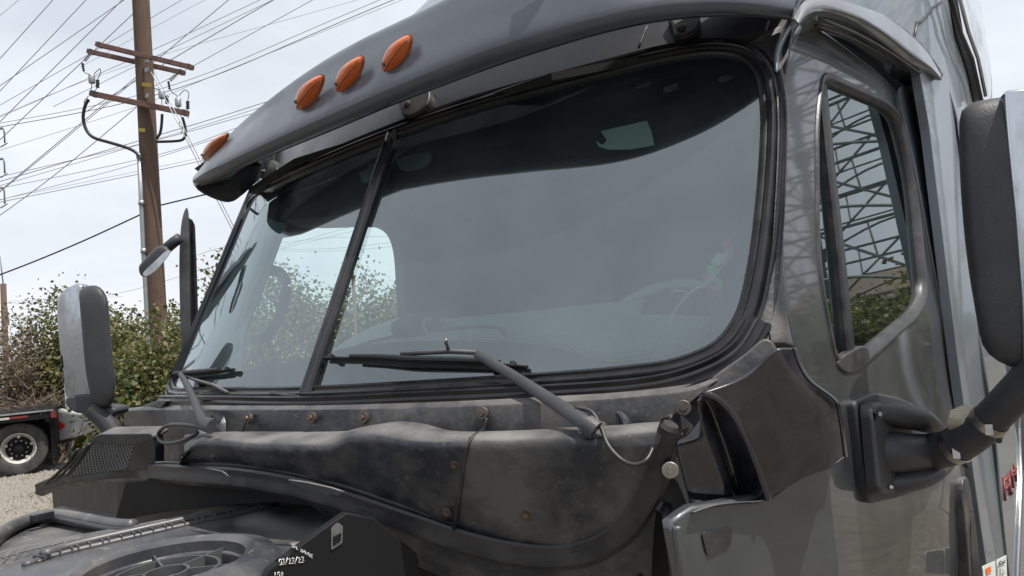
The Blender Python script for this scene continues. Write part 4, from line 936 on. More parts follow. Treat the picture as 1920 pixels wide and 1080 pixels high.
for a in (40, 102, 160, 228, 285, 342):
    a = math.radians(a); d = Vector((math.cos(a), math.sin(a), 0)); s = Vector((-d.y, d.x, 0))
    box('guard_spoke', hc+d*RI*.63+Vector((0, 0, -.014)), (RI*.74, .004, .04), M['galvdull'], vg, Matrix((d, s, Vector((0, 0, 1)))).transposed())
# ribbed groove along the far edge of the cover
g0 = [(62, 1056), (100, 1043), (150, 1030), (280, 1000), (420, 968), (520, 946)]
gpts = [hit(x, y, CZ(.0)) for x, y in resample(g0, 40)]
tube('edge_groove', [p+Vector((0, 0, -.0)) for p in gpts], .014, M['rubber'], truck, seg=8, flat=.6)
tube('edge_lip', [p+Vector((-.01, .022, .01)) for p in gpts], .010, M['darkcover'], truck, seg=8)
tube('edge_lip', [p+Vector((.006, -.020, .002)) for p in gpts], .007, M['darkcover'], truck, seg=8)
for i in range(22):
    k_ = int(1+i*37/22); p = gpts[k_]; g_ = (gpts[k_+1]-gpts[k_-1]).normalized(); h_ = g_.cross(Vector((0, 0, 1))).normalized(); box('edge_rib', p+Vector((0, 0, .007)), (.003, .034, .010), M['darkcover'], truck, Matrix((g_, h_, g_.cross(h_))).transposed())
# grating band beyond the groove
P('cover_apron', [(-60, 1090), (-20, 1040), (60, 1018), (140, 1006), (250, 984), (420, 950), (560, 925), (560, 938), (420, 962), (280, 995), (150, 1024), (40, 1058)], CZ(-.006), M['darkcover'], step=16, th=.02)
gA = [(-30, 1046), (60, 1025), (150, 1006), (280, 983), (420, 956)]; gB = [(-30, 1060), (60, 1035), (150, 1014), (280, 989), (420, 959)]
A3 = [hit(x, y, CZ(.004)) for x, y in resample(gA, 60)]; B3 = [hit(x, y, CZ(.004)) for x, y in resample(gB, 60)]
for k in (.1, .35, .6, .85): tube('grating_bar', [a.lerp(b, k)+Vector((0, 0, .004)) for a, b in zip(A3, B3)], .0020, M['darkcover'], truck, seg=6)
for i in range(2, 57, 3): tube('grating_bar', [A3[i+2]+Vector((0, 0, .003)), B3[i]+Vector((0, 0, .003))], .0022, M['darkcover'], truck, seg=6)
# round bowl at the far left
P('bowl_floor', cr([(-40, 1060), (-10, 1020), (40, 990), (100, 976), (170, 976), (240, 984), (260, 990), (180, 1006), (60, 1030)], 4, True), CZ(-.012), M['darkcover'], step=16, th=.02)
bw = [hit(x, y, CZ(.01)) for x, y in cr([(-40, 1040), (-10, 1008), (30, 984), (75, 968), (110, 966), (160, 974), (215, 984), (250, 986)], 6)]
tube('bowl_rim', bw, .016, M['darkcover'], truck, seg=12); tube('bowl_rim', [p+Vector((.02, -.02, -.004)) for p in bw], .008, M['rubber'], truck, seg=8)
tube('bowl_rim', [p+Vector((-.03, .02, -.01)) for p in bw[:26]], .014, M['plasticdust'], truck, seg=8)
c = hit(79, 968, CZ(.02)); box('rim_notch', c, (.02, .05, .016), M['rubber'], truck)
# black box with chalked date
BX = lambda a=0: (lambda p: p.x-(.36+a+.35*(p.y+.5)))
bb = P('air_filter_box', [(505, 1072), (560, 1030), (600, 1000), (650, 965), (700, 975), (780, 1040), (800, 1130), (480, 1130)], BX(), M['frameblack'], step=24, th=.02)
lb_ = patch('service_label', rnd([(621, 990), (633, 979), (643, 986), (642, 1018), (621, 1032)], 3, 2), BX(.003), M['label'], bb, step=8, th=.001, bevel=0)
patch('label_window', [(625, 1007), (640, 999), (639, 1014), (625, 1023)], BX(.005), M['frameblack'], bb, step=8, th=.001, bevel=0)
G = {'O': [[(0, 3), (2, 0), (5, 1), (6, 5), (4, 9), (1, 8), (0, 3)]], 'I': [[(2, 0), (2, 9)]], 'L': [[(0, 0), (1, 8), (5, 8)]], 'C': [[(5, 1), (1, 1), (0, 5), (2, 9), (5, 8)]], 'H': [[(0, 0), (0, 9)], [(5, 0), (5, 9)], [(0, 5), (5, 5)]],
     'A': [[(0, 9), (3, 0), (5, 9)], [(1, 6), (5, 6)]], 'N': [[(0, 9), (0, 0), (5, 9), (5, 0)]], 'G': [[(5, 1), (1, 1), (0, 6), (3, 9), (5, 8), (5, 5), (3, 5)]], 'E': [[(5, 0), (0, 0), (0, 9), (5, 9)], [(0, 4), (4, 4)]],
     '0': [[(1, 0), (0, 4), (1, 9), (4, 9), (5, 4), (4, 0), (1, 0)]], '3': [[(0, 0), (4, 0), (2, 4), (5, 6), (3, 9), (0, 8)]], '/': [[(0, 10), (4, -2)]], '2': [[(0, 2), (2, 0), (4, 2), (0, 9), (5, 8)]], '5': [[(5, 0), (1, 0), (0, 4), (4, 4), (5, 7), (3, 9), (0, 9)]], '1': [[(2, 0), (2, 9)]], '8': [[(3, 4), (1, 2), (3, 0), (5, 2), (1, 7), (3, 9), (5, 7), (3, 4)]], ' ': []}
def write(txt, x, y, dx, dy, s, r):
    st = []
    for i, ch in enumerate(txt):
        for q_ in G[ch]: st.append([(x+i*dx+a*s, y+i*dy+b*s*1.15) for a, b in q_])
    stick(0, 0, st, BX(.0012), r, M['ink'], bb, name='chalk_writing')
write('OIL CHANGE', 548, 1021, 3.9, 2.1, .58, .0006)
write('03/23/23', 523, 1049, 6.0, -.6, 1.0, .0009)
write('108', 514, 1073, 6.2, 0, .9, .0008)
# ================================================================== GROUND
def mat_ground():
    mt = bpy.data.materials.new('gravel_ground'); mt.use_nodes = True; t = mt.node_tree; b = t.nodes['Principled BSDF']; l = t.links.new
    b.inputs['Roughness'].default_value = .95; tcn = N(t, 'ShaderNodeTexCoord')
    v = N(t, 'ShaderNodeTexVoronoi'); v.inputs['Scale'].default_value = 22; n = N(t, 'ShaderNodeTexNoise'); n.inputs['Scale'].default_value = .35; n.inputs['Detail'].default_value = 8
    r = N(t, 'ShaderNodeValToRGB'); r.color_ramp.elements[0].color = (.10, .09, .075, 1); r.color_ramp.elements[1].color = (.27, .25, .215, 1)
    r2 = N(t, 'ShaderNodeValToRGB'); r2.color_ramp.elements[0].color = (.70, .63, .56, 1); r2.color_ramp.elements[1].color = (1, 1, 1, 1); r2.color_ramp.elements[0].position = .4; r2.color_ramp.elements[1].position = .56
    mxx = N(t, 'ShaderNodeMixRGB', blend_type='MULTIPLY'); mxx.inputs[0].default_value = 1
    l(tcn.outputs['Object'], v.inputs['Vector']); l(tcn.outputs['Object'], n.inputs['Vector']); l(v.outputs['Color'], r.inputs[0]); l(n.outputs['Fac'], r2.inputs[0]); l(r.outputs[0], mxx.inputs[1]); l(r2.outputs[0], mxx.inputs[2]); l(mxx.outputs[0], b.inputs['Base Color'])
    bp = N(t, 'ShaderNodeBump'); bp.inputs['Distance'].default_value = .03; l(v.outputs['Distance'], bp.inputs['Height']); l(bp.outputs[0], b.inputs['Normal']); return mt
M['ground'] = mat_ground()
g = mesh_obj('ground', [(-400, -400, 0), (400, -400, 0), (400, 400, 0), (-400, 400, 0)], [(0, 1, 2, 3)], M['ground']); g['kind'] = 'structure'
M['stone'] = mat('stone', (.25, .235, .21), .9, c2=(.25, .22, .18), scale=2)
GZ = Z_(0)
mb = ([], [])
for _ in range(5200):
    p = hit(random.uniform(-40, 190), random.uniform(830, 1010), GZ, smax=60); s = random.uniform(.008, .028)*(1+.04*(p-CP).length)
    b0 = len(mb[0]); a = random.uniform(0, 6)
    for k in range(4): mb[0].append(p+Vector((s*math.cos(a+k*1.57)*random.uniform(.7, 1.2), s*math.sin(a+k*1.57)*random.uniform(.7, 1.2), -.002)))
    mb[0].append(p+Vector((0, 0, s*.9)))
    for k in range(4): mb[1].append((b0+k, b0+(k+1) % 4, b0+4))
tag(mesh_obj('loose_gravel', mb[0], mb[1], M['stone'], smooth=False), kind='stuff')
# ================================================================== LEAVES AND BUSHES
def mat_leaf(name, a, b, c):
    mt = bpy.data.materials.new(name); mt.use_nodes = True; t = mt.node_tree; p = t.nodes['Principled BSDF']; l = t.links.new
    g_ = N(t, 'ShaderNodeNewGeometry'); r = N(t, 'ShaderNodeValToRGB'); r.color_ramp.elements[0].color = (*a, 1); r.color_ramp.elements[1].color = (*c, 1)
    e = r.color_ramp.elements.new(.6); e.color = (*b, 1); l(g_.outputs['Random Per Island'], r.inputs[0]); l(r.outputs[0], p.inputs['Base Color']); p.inputs['Roughness'].default_value = .55
    tr = N(t, 'ShaderNodeBsdfTranslucent'); l(r.outputs[0], tr.inputs[0]); ms = N(t, 'ShaderNodeMixShader'); ms.inputs[0].default_value = .3
    o = t.nodes['Material Output']; l(p.outputs[0], ms.inputs[1]); l(tr.outputs[0], ms.inputs[2]); l(ms.outputs[0], o.inputs[0]); return mt
M['leaf'] = mat_leaf('leaf_green', (.045, .065, .020), (.10, .12, .035), (.26, .21, .07))
M['leafdry'] = mat_leaf('leaf_dry', (.07, .055, .03), (.13, .10, .055), (.22, .19, .11))
M['leafyoung'] = mat_leaf('leaf_young', (.10, .15, .02), (.20, .26, .03), (.30, .33, .05))
M['twig'] = mat('twig', (.16, .11, .085), .9, c2=(.24, .19, .16), scale=9)
def leaf(mb, p, s):
    a = Vector((random.gauss(0, 1), random.gauss(0, 1), random.gauss(0, .8))).normalized(); b = a.orthogonal().normalized()*s*.42; b.rotate(Matrix.Rotation(random.uniform(0, 6.28), 3, a)); a = a*s; b0 = len(mb[0])
    mb[0].extend([p, p+a*.5+b, p+a, p+a*.5-b]); mb[1].append((b0, b0+1, b0+2, b0+3))
def bush(name, label, base, w_, h_, n, ls, m='leaf', group=None, cat='bush', stems=14, dep=None):
    root = empty(name, base); tag(root, label, cat, group)
    ml = ([], []); mt_ = ([], []); dep = dep or w_*.6
    clumps = []
    for i in range(stems):
        a = random.uniform(0, 6.28); rr = random.uniform(.1, 1)**.7
        tip = Vector(base)+Vector((math.cos(a)*w_*.5*rr, math.sin(a)*dep*.5*rr, h_*(1-.35*rr*rr)*random.uniform(.62, 1.05)))
        b_ = Vector(base)+Vector((random.gauss(0, .1*w_), random.gauss(0, .1), 0)); mid = b_.lerp(tip, .5)+Vector((random.gauss(0, .15), random.gauss(0, .15), .2))
        pts = cr([tuple(b_), tuple(mid), tuple(tip)], 5); tube('', pts, lambda t: .030*(1-t*.85), None, mb=mt_, seg=4, caps=False)
        for j in range(2, len(pts)):
            clumps.append((Vector(pts[j]), .16+.22*random.random()))
            for _ in range(2):
                e = Vector(pts[j])+Vector((random.gauss(0, .28), random.gauss(0, .28), random.gauss(.12, .22))); tube('', [Vector(pts[j]), e], .008, None, mb=mt_, seg=3, caps=False); clumps.append((e, .12+.14*random.random()))
    for _ in range(n):
        c_, r = random.choice(clumps); p = c_+Vector((random.gauss(0, r), random.gauss(0, r), random.gauss(0, r*.9)))
        if p.z < .02: continue
        leaf(ml, p, ls*random.uniform(.6, 1.3))
    o = mesh_obj('branches', mt_[0], mt_[1], M['twig'], root); o2 = mesh_obj('foliage', ml[0], ml[1], M[m], root, smooth=False); o2['kind'] = 'stuff'
    return root
def gp(px, d):
    p = at(px, 640, d); return Vector((p.x, p.y, 0))
H = lambda px, py, d: at(px, py, d).z
sp_ = [(20, 17.5, 600, 'leafdry', 'brown half-bare bush with tangled dry twigs behind the flatbed trailer, leftmost', 1000),
       (75, 18.5, 585, 'leaf', 'second brown thinly leaved bush, between the flatbed trailer and the passenger mirror', 1300),
       (118, 19, 560, 'leaf', 'tall dark green bush just behind the passenger mirror', 3600),
       (190, 19.5, 565, 'leaf', 'bushy green shrub between the passenger mirror and the wooden utility pole', 4600),
       (245, 17.8, 590, 'leaf', 'leafy olive bush left of the utility pole, right of the passenger mirror', 4800),
       (292, 12.7, 622, 'leaf', 'olive bush standing in front of the utility pole foot, nearest of the bushes', 4200),
       (365, 19, 545, 'leaf', 'green bush showing between the passenger door edge and the windshield', 3600)]
for px, d, ytop, m_, lab, n in sp_:
    b_ = gp(px, d); h_ = at(px, ytop, d).z
    bush('roadside_bush', lab, b_, 2.1, h_, int(n*2.6), .088, m_, 'bushes along the yard fence', stems=16 if m_ == 'leaf' else 30)
tr_ = [(455, 17, 520, 'shrub seen through the windshield behind the passenger grab handle'), (525, 18, 480, 'tallest tree top seen through the left windshield pane, right of the grab handle'), (580, 18.5, 525, 'tree top seen through the left pane just beside the centre bar'), (640, 19, 560, 'low tree top seen just right of the windshield centre bar'),
       (690, 18.5, 530, 'tree top right of the thin wooden post seen through the cab'), (740, 18, 520, 'tree top at the rear corner of the passenger window opening'), (790, 19, 535, 'tree mostly hidden behind the cab rear pillar, right of the window opening')]
for px, d, ytop, lab in tr_:
    b_ = gp(px, d); bush('roadside_tree', lab, b_, 2.2, at(px, ytop, d).z, 9000, .092, 'leaf', 'trees seen through the cab', 'tree', stems=16)
# dry twigs tangle
mb = ([], [])
for _ in range(260):
    px = random.uniform(-10, 120); d = random.uniform(15.8, 17); b_ = gp(px, d); pts = [b_]; v_ = Vector((random.gauss(0, .5), random.gauss(0, .3), 1))
    for k in range(5): pts.append(pts[-1]+v_*random.uniform(.25, .5)); v_ += Vector((random.gauss(0, .5), random.gauss(0, .4), -.12))
    tube('', pts, lambda t: .012*(1-.7*t), None, mb=mb, seg=3, caps=False)
tw = mesh_obj('dry_brush', mb[0], mb[1], M['twig']); tag(tw, 'tangle of bare dry stems in front of the brown bushes at the left edge', 'dry brush', kind='stuff')
# weeds
ml = ([], [])
for _ in range(9000):
    p = hit(random.gauss(185, 38), random.uniform(800, 846), GZ, smax=60)
    if random.random() < .5: p.z = random.uniform(0, .35)
    leaf(ml, p+Vector((0, 0, random.uniform(0, .22))), random.uniform(.05, .14))
tag(mesh_obj('green_weeds', ml[0], ml[1], M['leafyoung'], smooth=False), 'bright yellow green weeds growing on the gravel behind the intake grille', 'weeds', kind='stuff')
ml = ([], [])  # unseen leaf ring, added so the gloss panels mirror dark bands
for _ in range(16000):
    a = math.radians(random.uniform(-175, 62)); d = random.gauss(15, .8)+1.5*math.sin(a*5); p = Vector((1+d*math.cos(a), 0+d*math.sin(a), 0)); hh = 2.1+.7*math.sin(a*7)+.4*math.sin(a*17); p.z = hh*random.random()**.8
    if a > math.radians(40) and p.x < 6: continue
    leaf(ml, p, random.uniform(.2, .5))
tag(mesh_obj('reflection_hedge', ml[0], ml[1], M['leaf'], smooth=False), 'unseen hedge mass added behind the viewer to darken reflections in the glossy truck panels', 'hedge', kind='stuff')
# ================================================================== FENCE
fr = empty('chain_link_fence', gp(245, 15.8)); tag(fr, 'galvanised chain link fence with round posts running behind the bushes', 'fence')
F1, F2 = gp(120, 15.6), gp(860, 24)
dirf = (F2-F1).normalized()
for s in [0, 2.9, 5.8, 8.7, 11.6, 14.5]: 
    b_ = F1+dirf*s; tube('fence_post', [b_, b_+Vector((0, 0, 2.1))], .04, M['galv'], fr, seg=8)
tube('top_rail', [F1+Vector((0, 0, 2.08)), F1+dirf*14.5+Vector((0, 0, 2.08))], .022, M['galv'], fr, seg=6)
mb = ([], []); k = 0
for i in range(-20, 150):
    for sgn in (1, -1):
        a0 = i*.1; pa = F1+dirf*max(0, min(14.5, a0)); 
        if 0 <= a0 <= 12.5 or sgn < 0 and 2 <= a0 <= 14.5:
            e = a0+sgn*2.0
            if 0 <= e <= 14.5: tube('', [F1+dirf*a0+Vector((0, 0, .05)), F1+dirf*e+Vector((0, 0, 2.05))], .0035, None, mb=mb, seg=3, caps=False)
tag(mesh_obj('chain_link_mesh', mb[0], mb[1], M['galv'], fr), kind='stuff')
# ================================================================== UTILITY POLE
PD_ = 14.0
pb, pt = at(296, 620, PD_), at(261, -60, PD_); ax = (pt-pb).normalized(); base = pb-ax*(pb.z/ax.z)
pole = empty('utility_pole', base); tag(pole, 'tall brown wooden utility pole with three crossarms, insulators and a grey conduit up its side', 'utility pole')
pts = [base.lerp(pt, i/30) for i in range(31)]
tube('pole_shaft', pts, lambda t: .185-.035*t, M['wood'], pole, seg=24)
def px3(x, y, d=PD_): return at(x, y, d)
def armbar(a, b, th, d0, d1):
    A, B_ = at(*a, d0), at(*b, d1); v = B_-A; L_ = v.length; v.normalize(); z = UP-v*UP.dot(v); z.normalize(); y = z.cross(v)
    o = box('crossarm', (A+B_)/2, (L_, .10, th), M['crossarm'], pole, Matrix((v, y, z)).transposed(), .008)
    for e in (A+v*.07, B_-v*.07): box('arm_band', e, (.05, .115, th+.012), M['boltdark'], pole, Matrix((v, y, z)).transposed(), .003)
    return o
armbar((181, 83), (362, 127), .085, 13.75, 13.65); armbar((165, 96), (346, 137), .085, 14.25, 14.15); armbar((170, 175), (353, 213), .10, 13.78, 13.68)
# conduit and riser cables
cp_ = [at(x, y, 13.85) for x, y in ((261, 292), (265, 380), (269, 470), (274, 560), (278, 640))]; cpb = cp_[-1].copy(); cp_.append(cpb+(cp_[-1]-cp_[-2]).normalized()*(cpb.z/abs((cp_[-1]-cp_[-2]).normalized().z)))
tube('conduit', cp_, .042, M['galv'], pole, seg=12)
for y, x in ((292, 261), (380, 265), (470, 269)): tube('conduit_collar', [at(x, y-4, 13.84), at(x, y+5, 13.84)], .052, M['galv'], pole, seg=12)
def cab(pts, r, name='riser_cable', m='cable', d=13.8): tube(name, [at(x, y, d) for x, y in cr(pts, 7)], r, M[m], pole, seg=7)
cab([(166, 186), (159, 200), (156, 222), (162, 244), (176, 258), (205, 267), (235, 276), (252, 284), (261, 293)], .030)
cab([(304, 214), (303, 232), (300, 250), (293, 260)], .026); cab([(342, 220), (347, 238), (348, 252), (342, 262), (325, 265), (293, 266)], .026)
def insul(x, y, r, h, m='galv', d=13.7, name='arrester', ax_=(0, 0, 1)):
    c = at(x, y, d); o = lathe(name, [(0, h/2), (r*.8, h/2), (r, h*.4), (r, -h*.4), (r*.8, -h/2), (0, -h/2)], c, ax_, M[m], pole, 14)
insul(172, 148, .058, .17); insul(303, 177, .055, .16); insul(334, 192, .055, .16)
for x, y in ((183, 157), (313, 187), (352, 197)):
    for k in range(4): insul(x, y-6+k*4, .032, .028, 'cable', name='insulator_disc')
for x, y in ((155, 126), (316, 160)):
    for k in range(4): insul(x+.6*k, y-6+k*4, .022, .028, 'cable', name='insulator_disc')
for a in ([(153, 120), (158, 135), (167, 139), (172, 141)], [(172, 157), (171, 166), (170, 176)], [(183, 148), (188, 138), (187, 129), (176, 139)], [(316, 155), (322, 172), (330, 178), (334, 184)], [(352, 188), (354, 175), (346, 169), (335, 180)], [(303, 186), (304, 198), (305, 205)], [(334, 201), (336, 210), (341, 222)], [(287, 165), (296, 167), (302, 170)], [(166, 180), (158, 190), (160, 196), (168, 190)], [(338, 226), (336, 234), (342, 240), (340, 250)], [(183, 163), (178, 170), (172, 172)], [(352, 204), (349, 210), (354, 214), (352, 222)]):
    cab(a, .007, 'jumper_wire')
for (x0, y0), (x1, y1) in (((160, 113), (170, 100)), ((320, 150), (331, 139))):
    for k in range(5):
        t = k/4; c = at(x0+(x1-x0)*t, y0+(y1-y0)*t, 13.9); lathe('insulator_disc', [(0, .01), (.035, .01), (.03, -.01), (0, -.01)], c, at(x1, y1, 13.9)-at(x0, y0, 13.9), M['boltdark'], pole, 10)
M['yellow'] = mat('yellow_tag', (.45, .32, .05), .6)
for x, y, w2 in ((275, 158, 9), (266, 243, 6)): patch('pole_tag', [(x-w2, y-3), (x+w2, y-2), (x+w2, y+5), (x-w2, y+3)], lambda p: (p-CP).dot(FW)-13.78, M['yellow'], pole, step=10, th=.004, bevel=0)
for x, y in ((275, 114), (275, 131), (276, 180), (277, 199)):
    c = at(x, y, 13.8); box('bracket_plate', c, (.09, .03, .08), M['galv'], pole, None, .004)
# ================================================================== WIRES
wl_ = [((-30, 54), (35, 0), (80, -38), .6), ((-40, 154), (99, 0), (150, -56), 1), ((-40, 213), (161, 0), (215, -57), 1), ((-40, 188), (100, 92), (290, -40), 1.0), ((-40, 268), (229, 0), (290, -61), 1.1), ((-40, 300), (152, 118), (340, -60), 1.1),
       ((-40, 392), (110, 270), (256, 148), 1), ((-20, 375), (110, 266), (500, -60), 1.1), ((-40, 432), (100, 330), (257, 200), 1.1), ((-30, 214), (163, 104), (400, -35), .8),
       ((150, 126), (281, 55), (440, -30), .5), ((-20, 228), (281, 96), (530, -20), .8), ((100, 200), (289, 107), (540, -14), .8), ((160, 210), (304, 122), (560, -28), 1.2), ((280, 166), (365, 122), (640, -30), .9), ((-20, 235), (326, 159), (760, -20), .9), ((-20, 242), (335, 165), (790, -22), 1.2), ((-20, 225), (256, 118), (740, -20), .5),
       ((-20, 346), (352, 237), (560, 172), 1.2), ((-20, 354), (352, 244), (560, 179), .8), ((-20, 336), (296, 262), (520, 200), .9), ((-20, 357), (300, 289), (520, 212), .9), ((-20, 380), (256, 307), (520, 222), .8), ((-20, 383), (330, 312), (520, 268), 1.0), ((-20, 378), (330, 306), (520, 262), .6), ((-20, 288), (256, 200), (430, 130), .6), ((-20, 570), (210, 552), (500, 470), .55), ((380, 508), (430, 490), (520, 468), .6), ((370, 478), (430, 460), (520, 440), .6), ((-20, 566), (60, 563), (230, 556), .4)]
wl_ += [((480, 462), (620, 446), (800, 442), .5), ((480, 466), (620, 466), (800, 448), .5), ((480, 470), (640, 470), (800, 456), .5)]
wires = []
for k, (a, b, c_, r) in enumerate(wl_):
    d0 = 30+5*(k % 5)
    ps = [at(a[0], a[1], d0), at(b[0], b[1], d0*1.0), at(c_[0], c_[1], d0*1.0)]
    if c_[0] > 390: ps.append(ps[-1]+(ps[-1]-ps[-2])*3)
    pts = cr([tuple(p) for p in ps], 10); r3 = .0175*r*d0/34
    o = tube('overhead_wire', pts, r3, M['wire' if k % 3 else 'wirelight'], None, seg=5)
    wires.append((o, a, b, c_))
ORD = ['first', 'second', 'third', 'fourth', 'fifth', 'sixth', 'seventh', 'eighth', 'ninth', 'tenth', 'eleventh', 'twelfth', 'thirteenth', 'fourteenth', 'fifteenth', 'sixteenth', 'seventeenth', 'eighteenth', 'nineteenth', 'twentieth', 'twenty-first', 'twenty-second', 'twenty-third', 'twenty-fourth', 'twenty-fifth', 'twenty-sixth', 'twenty-seventh']
def y0_(w_): a, b = w_[1], w_[2]; return a[1]+(b[1]-a[1])*(0-a[0])/(b[0]-a[0])
for i, w_ in enumerate(sorted([w_ for w_ in wires if w_[1][0] < 0], key=y0_)): tag(w_[0], 'thin grey power line, %s from the top where the lines meet the left edge' % ORD[i], 'power line', 'overhead power lines')
for i, w_ in enumerate(sorted([w_ for w_ in wires if 0 <= w_[1][0] < 300], key=lambda w_: w_[3][0])): tag(w_[0], 'power line rising behind the pole crossarms to the top edge, %s from the left' % ORD[i], 'power line', 'overhead power lines')
for i, w_ in enumerate(sorted([w_ for w_ in wires if 300 <= w_[1][0] < 450], key=lambda w_: w_[1][1])): tag(w_[0], '%s faint wire from the top between the passenger door edge and the windshield' % ORD[i], 'power line', 'overhead power lines')
for i, w_ in enumerate(sorted([w_ for w_ in wires if w_[1][0] >= 450], key=lambda w_: w_[1][1])): tag(w_[0], '%s wire from the top seen through the cab above the tree tops' % ORD[i], 'power line', 'overhead power lines')
o = tube('service_cable', [at(x, y, 14.2) for x, y in cr([(-40, 530), (60, 492), (160, 450), (262, 403)], 6)]+[at(x, y, 14.2) for x, y in cr([(300, 385), (375, 367), (470, 345), (900, 250), (1400, 150)], 6)], .014, M['cable']); tag(o, 'thick black cable sagging from the left edge to the utility pole and visor', 'cable')
for k in (0, 1):
    o = tube('guy_wire', [at(x+k*6, y, 13.6) for x, y in ((283, 135), (350, 262), (372, 306), (438, 436), (500, 560))], .009, M['galv'], seg=5); tag(o, '%s of the two thin guy wires slanting down right from the pole behind the visor' % ('left' if k == 0 else 'right'), 'guy wire', 'pair of guy wires')
# distant pylon arms at the left edge and a thin pole
py = empty('transmission_pylon', gp(-60, 60)); tag(py, 'far steel line pylon whose three arms with hanging insulators just enter at the left edge', 'pylon')
b_ = gp(-70, 60); tp = at(-70, 180, 60)
for s in (-1, 1): tube('pylon_leg', [b_+RT*s*1.6, Vector((b_.x, b_.y, tp.z))+RT*s*.5], .12, M['pylon'], py, seg=6)
for i, (y0, y1) in enumerate(((241, 268), (298, 325), (352, 382))):
    tube('pylon_arm', [at(-70, y0-2, 60), at(6, y0, 60)], .11, M['pylon'], py, seg=6); tube('insulator_string', [at(6, y0, 60), at(8, y0+6, 60), at(9, y1, 60)], .07, M['pylon'], py, seg=6); tube('wire_clamp', [at(1, y1+8, 60), at(14, y1, 60)], .05, M['pylon'], py, seg=6)
tp_ = empty('thin_pole', gp(8, 24)); tag(tp_, 'slim brown pole standing behind the dry bushes at the far left edge', 'pole'); b_ = gp(8, 24)
tube('pole_shaft', [b_, at(6, 532, 24)], .09, M['wood'], tp_, seg=10); tube('pole_wire', [at(6, 532, 24), at(0, 480, 24)], .02, M['wire'], tp_, seg=5); tube('pole_wire', [at(7, 534, 24), at(17, 610, 24)], .02, M['wire'], tp_, seg=5)
b_ = gp(663, 17); tp2 = empty('wooden_post', b_); tag(tp2, 'thin weathered wooden post among the trees seen through the cab, right of the centre bar', 'post'); tube('post_shaft', [b_, at(662, 516, 17)], .04, M['wood'], tp2, seg=10); c = at(662, 518, 17); box('post_cap', c, (.1, .1, .03), M['wood'], tp2)
# ================================================================== FLATBED TRAILER
wcn = at(36, 835, 14.6); gz0 = Vector((wcn.x, wcn.y, 0)); Rw = .52
tl = empty('flatbed_trailer', gz0); tag(tl, 'black flatbed trailer rear end with one dual tyre wheel, mud flap and red tail light', 'trailer')
ang = math.radians(62); dx_ = Vector((math.cos(ang), math.sin(ang), 0)); ny = Vector((math.sin(ang), -math.cos(ang), 0))
wc2 = Vector((wcn.x, wcn.y, Rw))
wh = bpy.data.objects.new('wheel', None); link(wh, tl)
lathe('tyre', [(.29, .06), (.33, .13), (.42, .15), (.49, .135), (.515, .10), (.52, 0), (.515, -.14), (.3, -.16)], wc2, ny, M['tyre'], wh, 48)
lathe('rim', [(.30, .07), (.305, .10), (.29, .105), (.265, .06), (.24, .02), (.22, -.02), (.17, -.04)], wc2, ny, M['rim'], wh, 40)
lathe('hub', [(.235, .0), (.21, .02), (.12, .03), (.10, .06), (.08, .10), (.05, .115), (0, .115)], wc2, ny, M['frameblack'], wh, 24)
Bw = basis(ny)
for k in range(10):
    a = k*.628; lathe('wheel_nut', [(0, .05), (.015, .05), (.017, .02)], wc2+Bw @ Vector((.15*math.cos(a), .15*math.sin(a), 0)), ny, M['galv'], wh, 6)
for k in range(5):
    a = k*1.257+.3; box('rim_clamp', wc2+Bw @ Vector((.225*math.cos(a), .225*math.sin(a), .04)), (.05, .05, .03), M['rim'], wh, Bw, .005)
Bd = Matrix((dx_, -ny, Vector((0, 0, 1)))).transposed()
def tb(name, x, y, z, dim, m, par=tl, bv=.004): return box(name, Vector((wc2.x, wc2.y, 0))+dx_*x-ny*y+Vector((0, 0, z)), dim, M[m], par, Bd, bv)
tb('deck', -2.36, .9, 1.20, (6.0, 2.3, .06), 'frameblack'); tb('side_rail', -2.36, -.27, 1.13, (6.0, .08, .14), 'frameblack'); tb('rear_bumper', .60, .9, 1.06, (.1, 2.3, .25), 'frameblack')
tb('deck_edge', -2.36, -.32, 1.215, (6.0, .02, .03), 'galv')
tb('reflector_strip', .05, -.315, 1.14, (.30, .012, .045), 'dullred'); tb('reflector_strip', -.2, -.317, 1.14, (.2, .012, .045), 'rim')
tb('tail_light', .64, -.33, 1.13, (.10, .05, .14), 'dullred', bv=.01); tb('mud_flap', .60, .15, .62, (.10, .6, .78), 'frameblack'); tb('mud_flap_hanger', .55, .1, 1.03, (.12, .8, .06), 'frameblack')
tb('axle', 0, .9, .52, (.14, 2.0, .14), 'frameblack'); tb('chassis_beam', -1.8, .5, .98, (5.0, .12, .30), 'frameblack'); tb('chassis_beam', -1.8, 1.4, .98, (5.0, .12, .30), 'frameblack')
tb('inner_guard', -.1, .3, .8, (1.5, .06, .8), 'frameblack')
lathe('tyre', [(.29, .06), (.42, .15), (.49, .135), (.52, .09), (.52, -.1), (.3, -.16)], wc2-ny*1.85, ny, M['tyre'], wh, 32)
# white panel with a maple leaf
wpz = empty('fibreglass_panel', gp(150, 19)); tag(wpz, 'low white body panel bearing a red maple leaf, parked behind the mud flap', 'panel')
WF = lambda a=0: (lambda p: (p-CP).dot(FW)-(16.2+a)-.5*(p-CP).dot(RT)*.2)
patch('panel_skin', cr([(96, 776), (130, 778), (160, 782), (184, 790), (180, 802), (150, 815), (120, 822), (96, 824)], 4, True), WF(), M['whitepaint'], wpz, step=12, th=.3, bevel=.03)
patch('panel_underside', cr([(96, 820), (130, 818), (160, 808), (168, 812), (150, 822), (120, 830), (96, 832)], 4, True), WF(.05), M['tyre'], wpz, step=12, th=.3)
lf = [(0, -10), (2, -6), (5, -8), (4, -3), (9, -5), (8, -2), (11, 0), (5, 4), (6, 6), (1, 5), (0, 9), (-1, 5), (-6, 6), (-5, 4), (-11, 0), (-8, -2), (-9, -5), (-4, -3), (-5, -8), (-2, -6)]
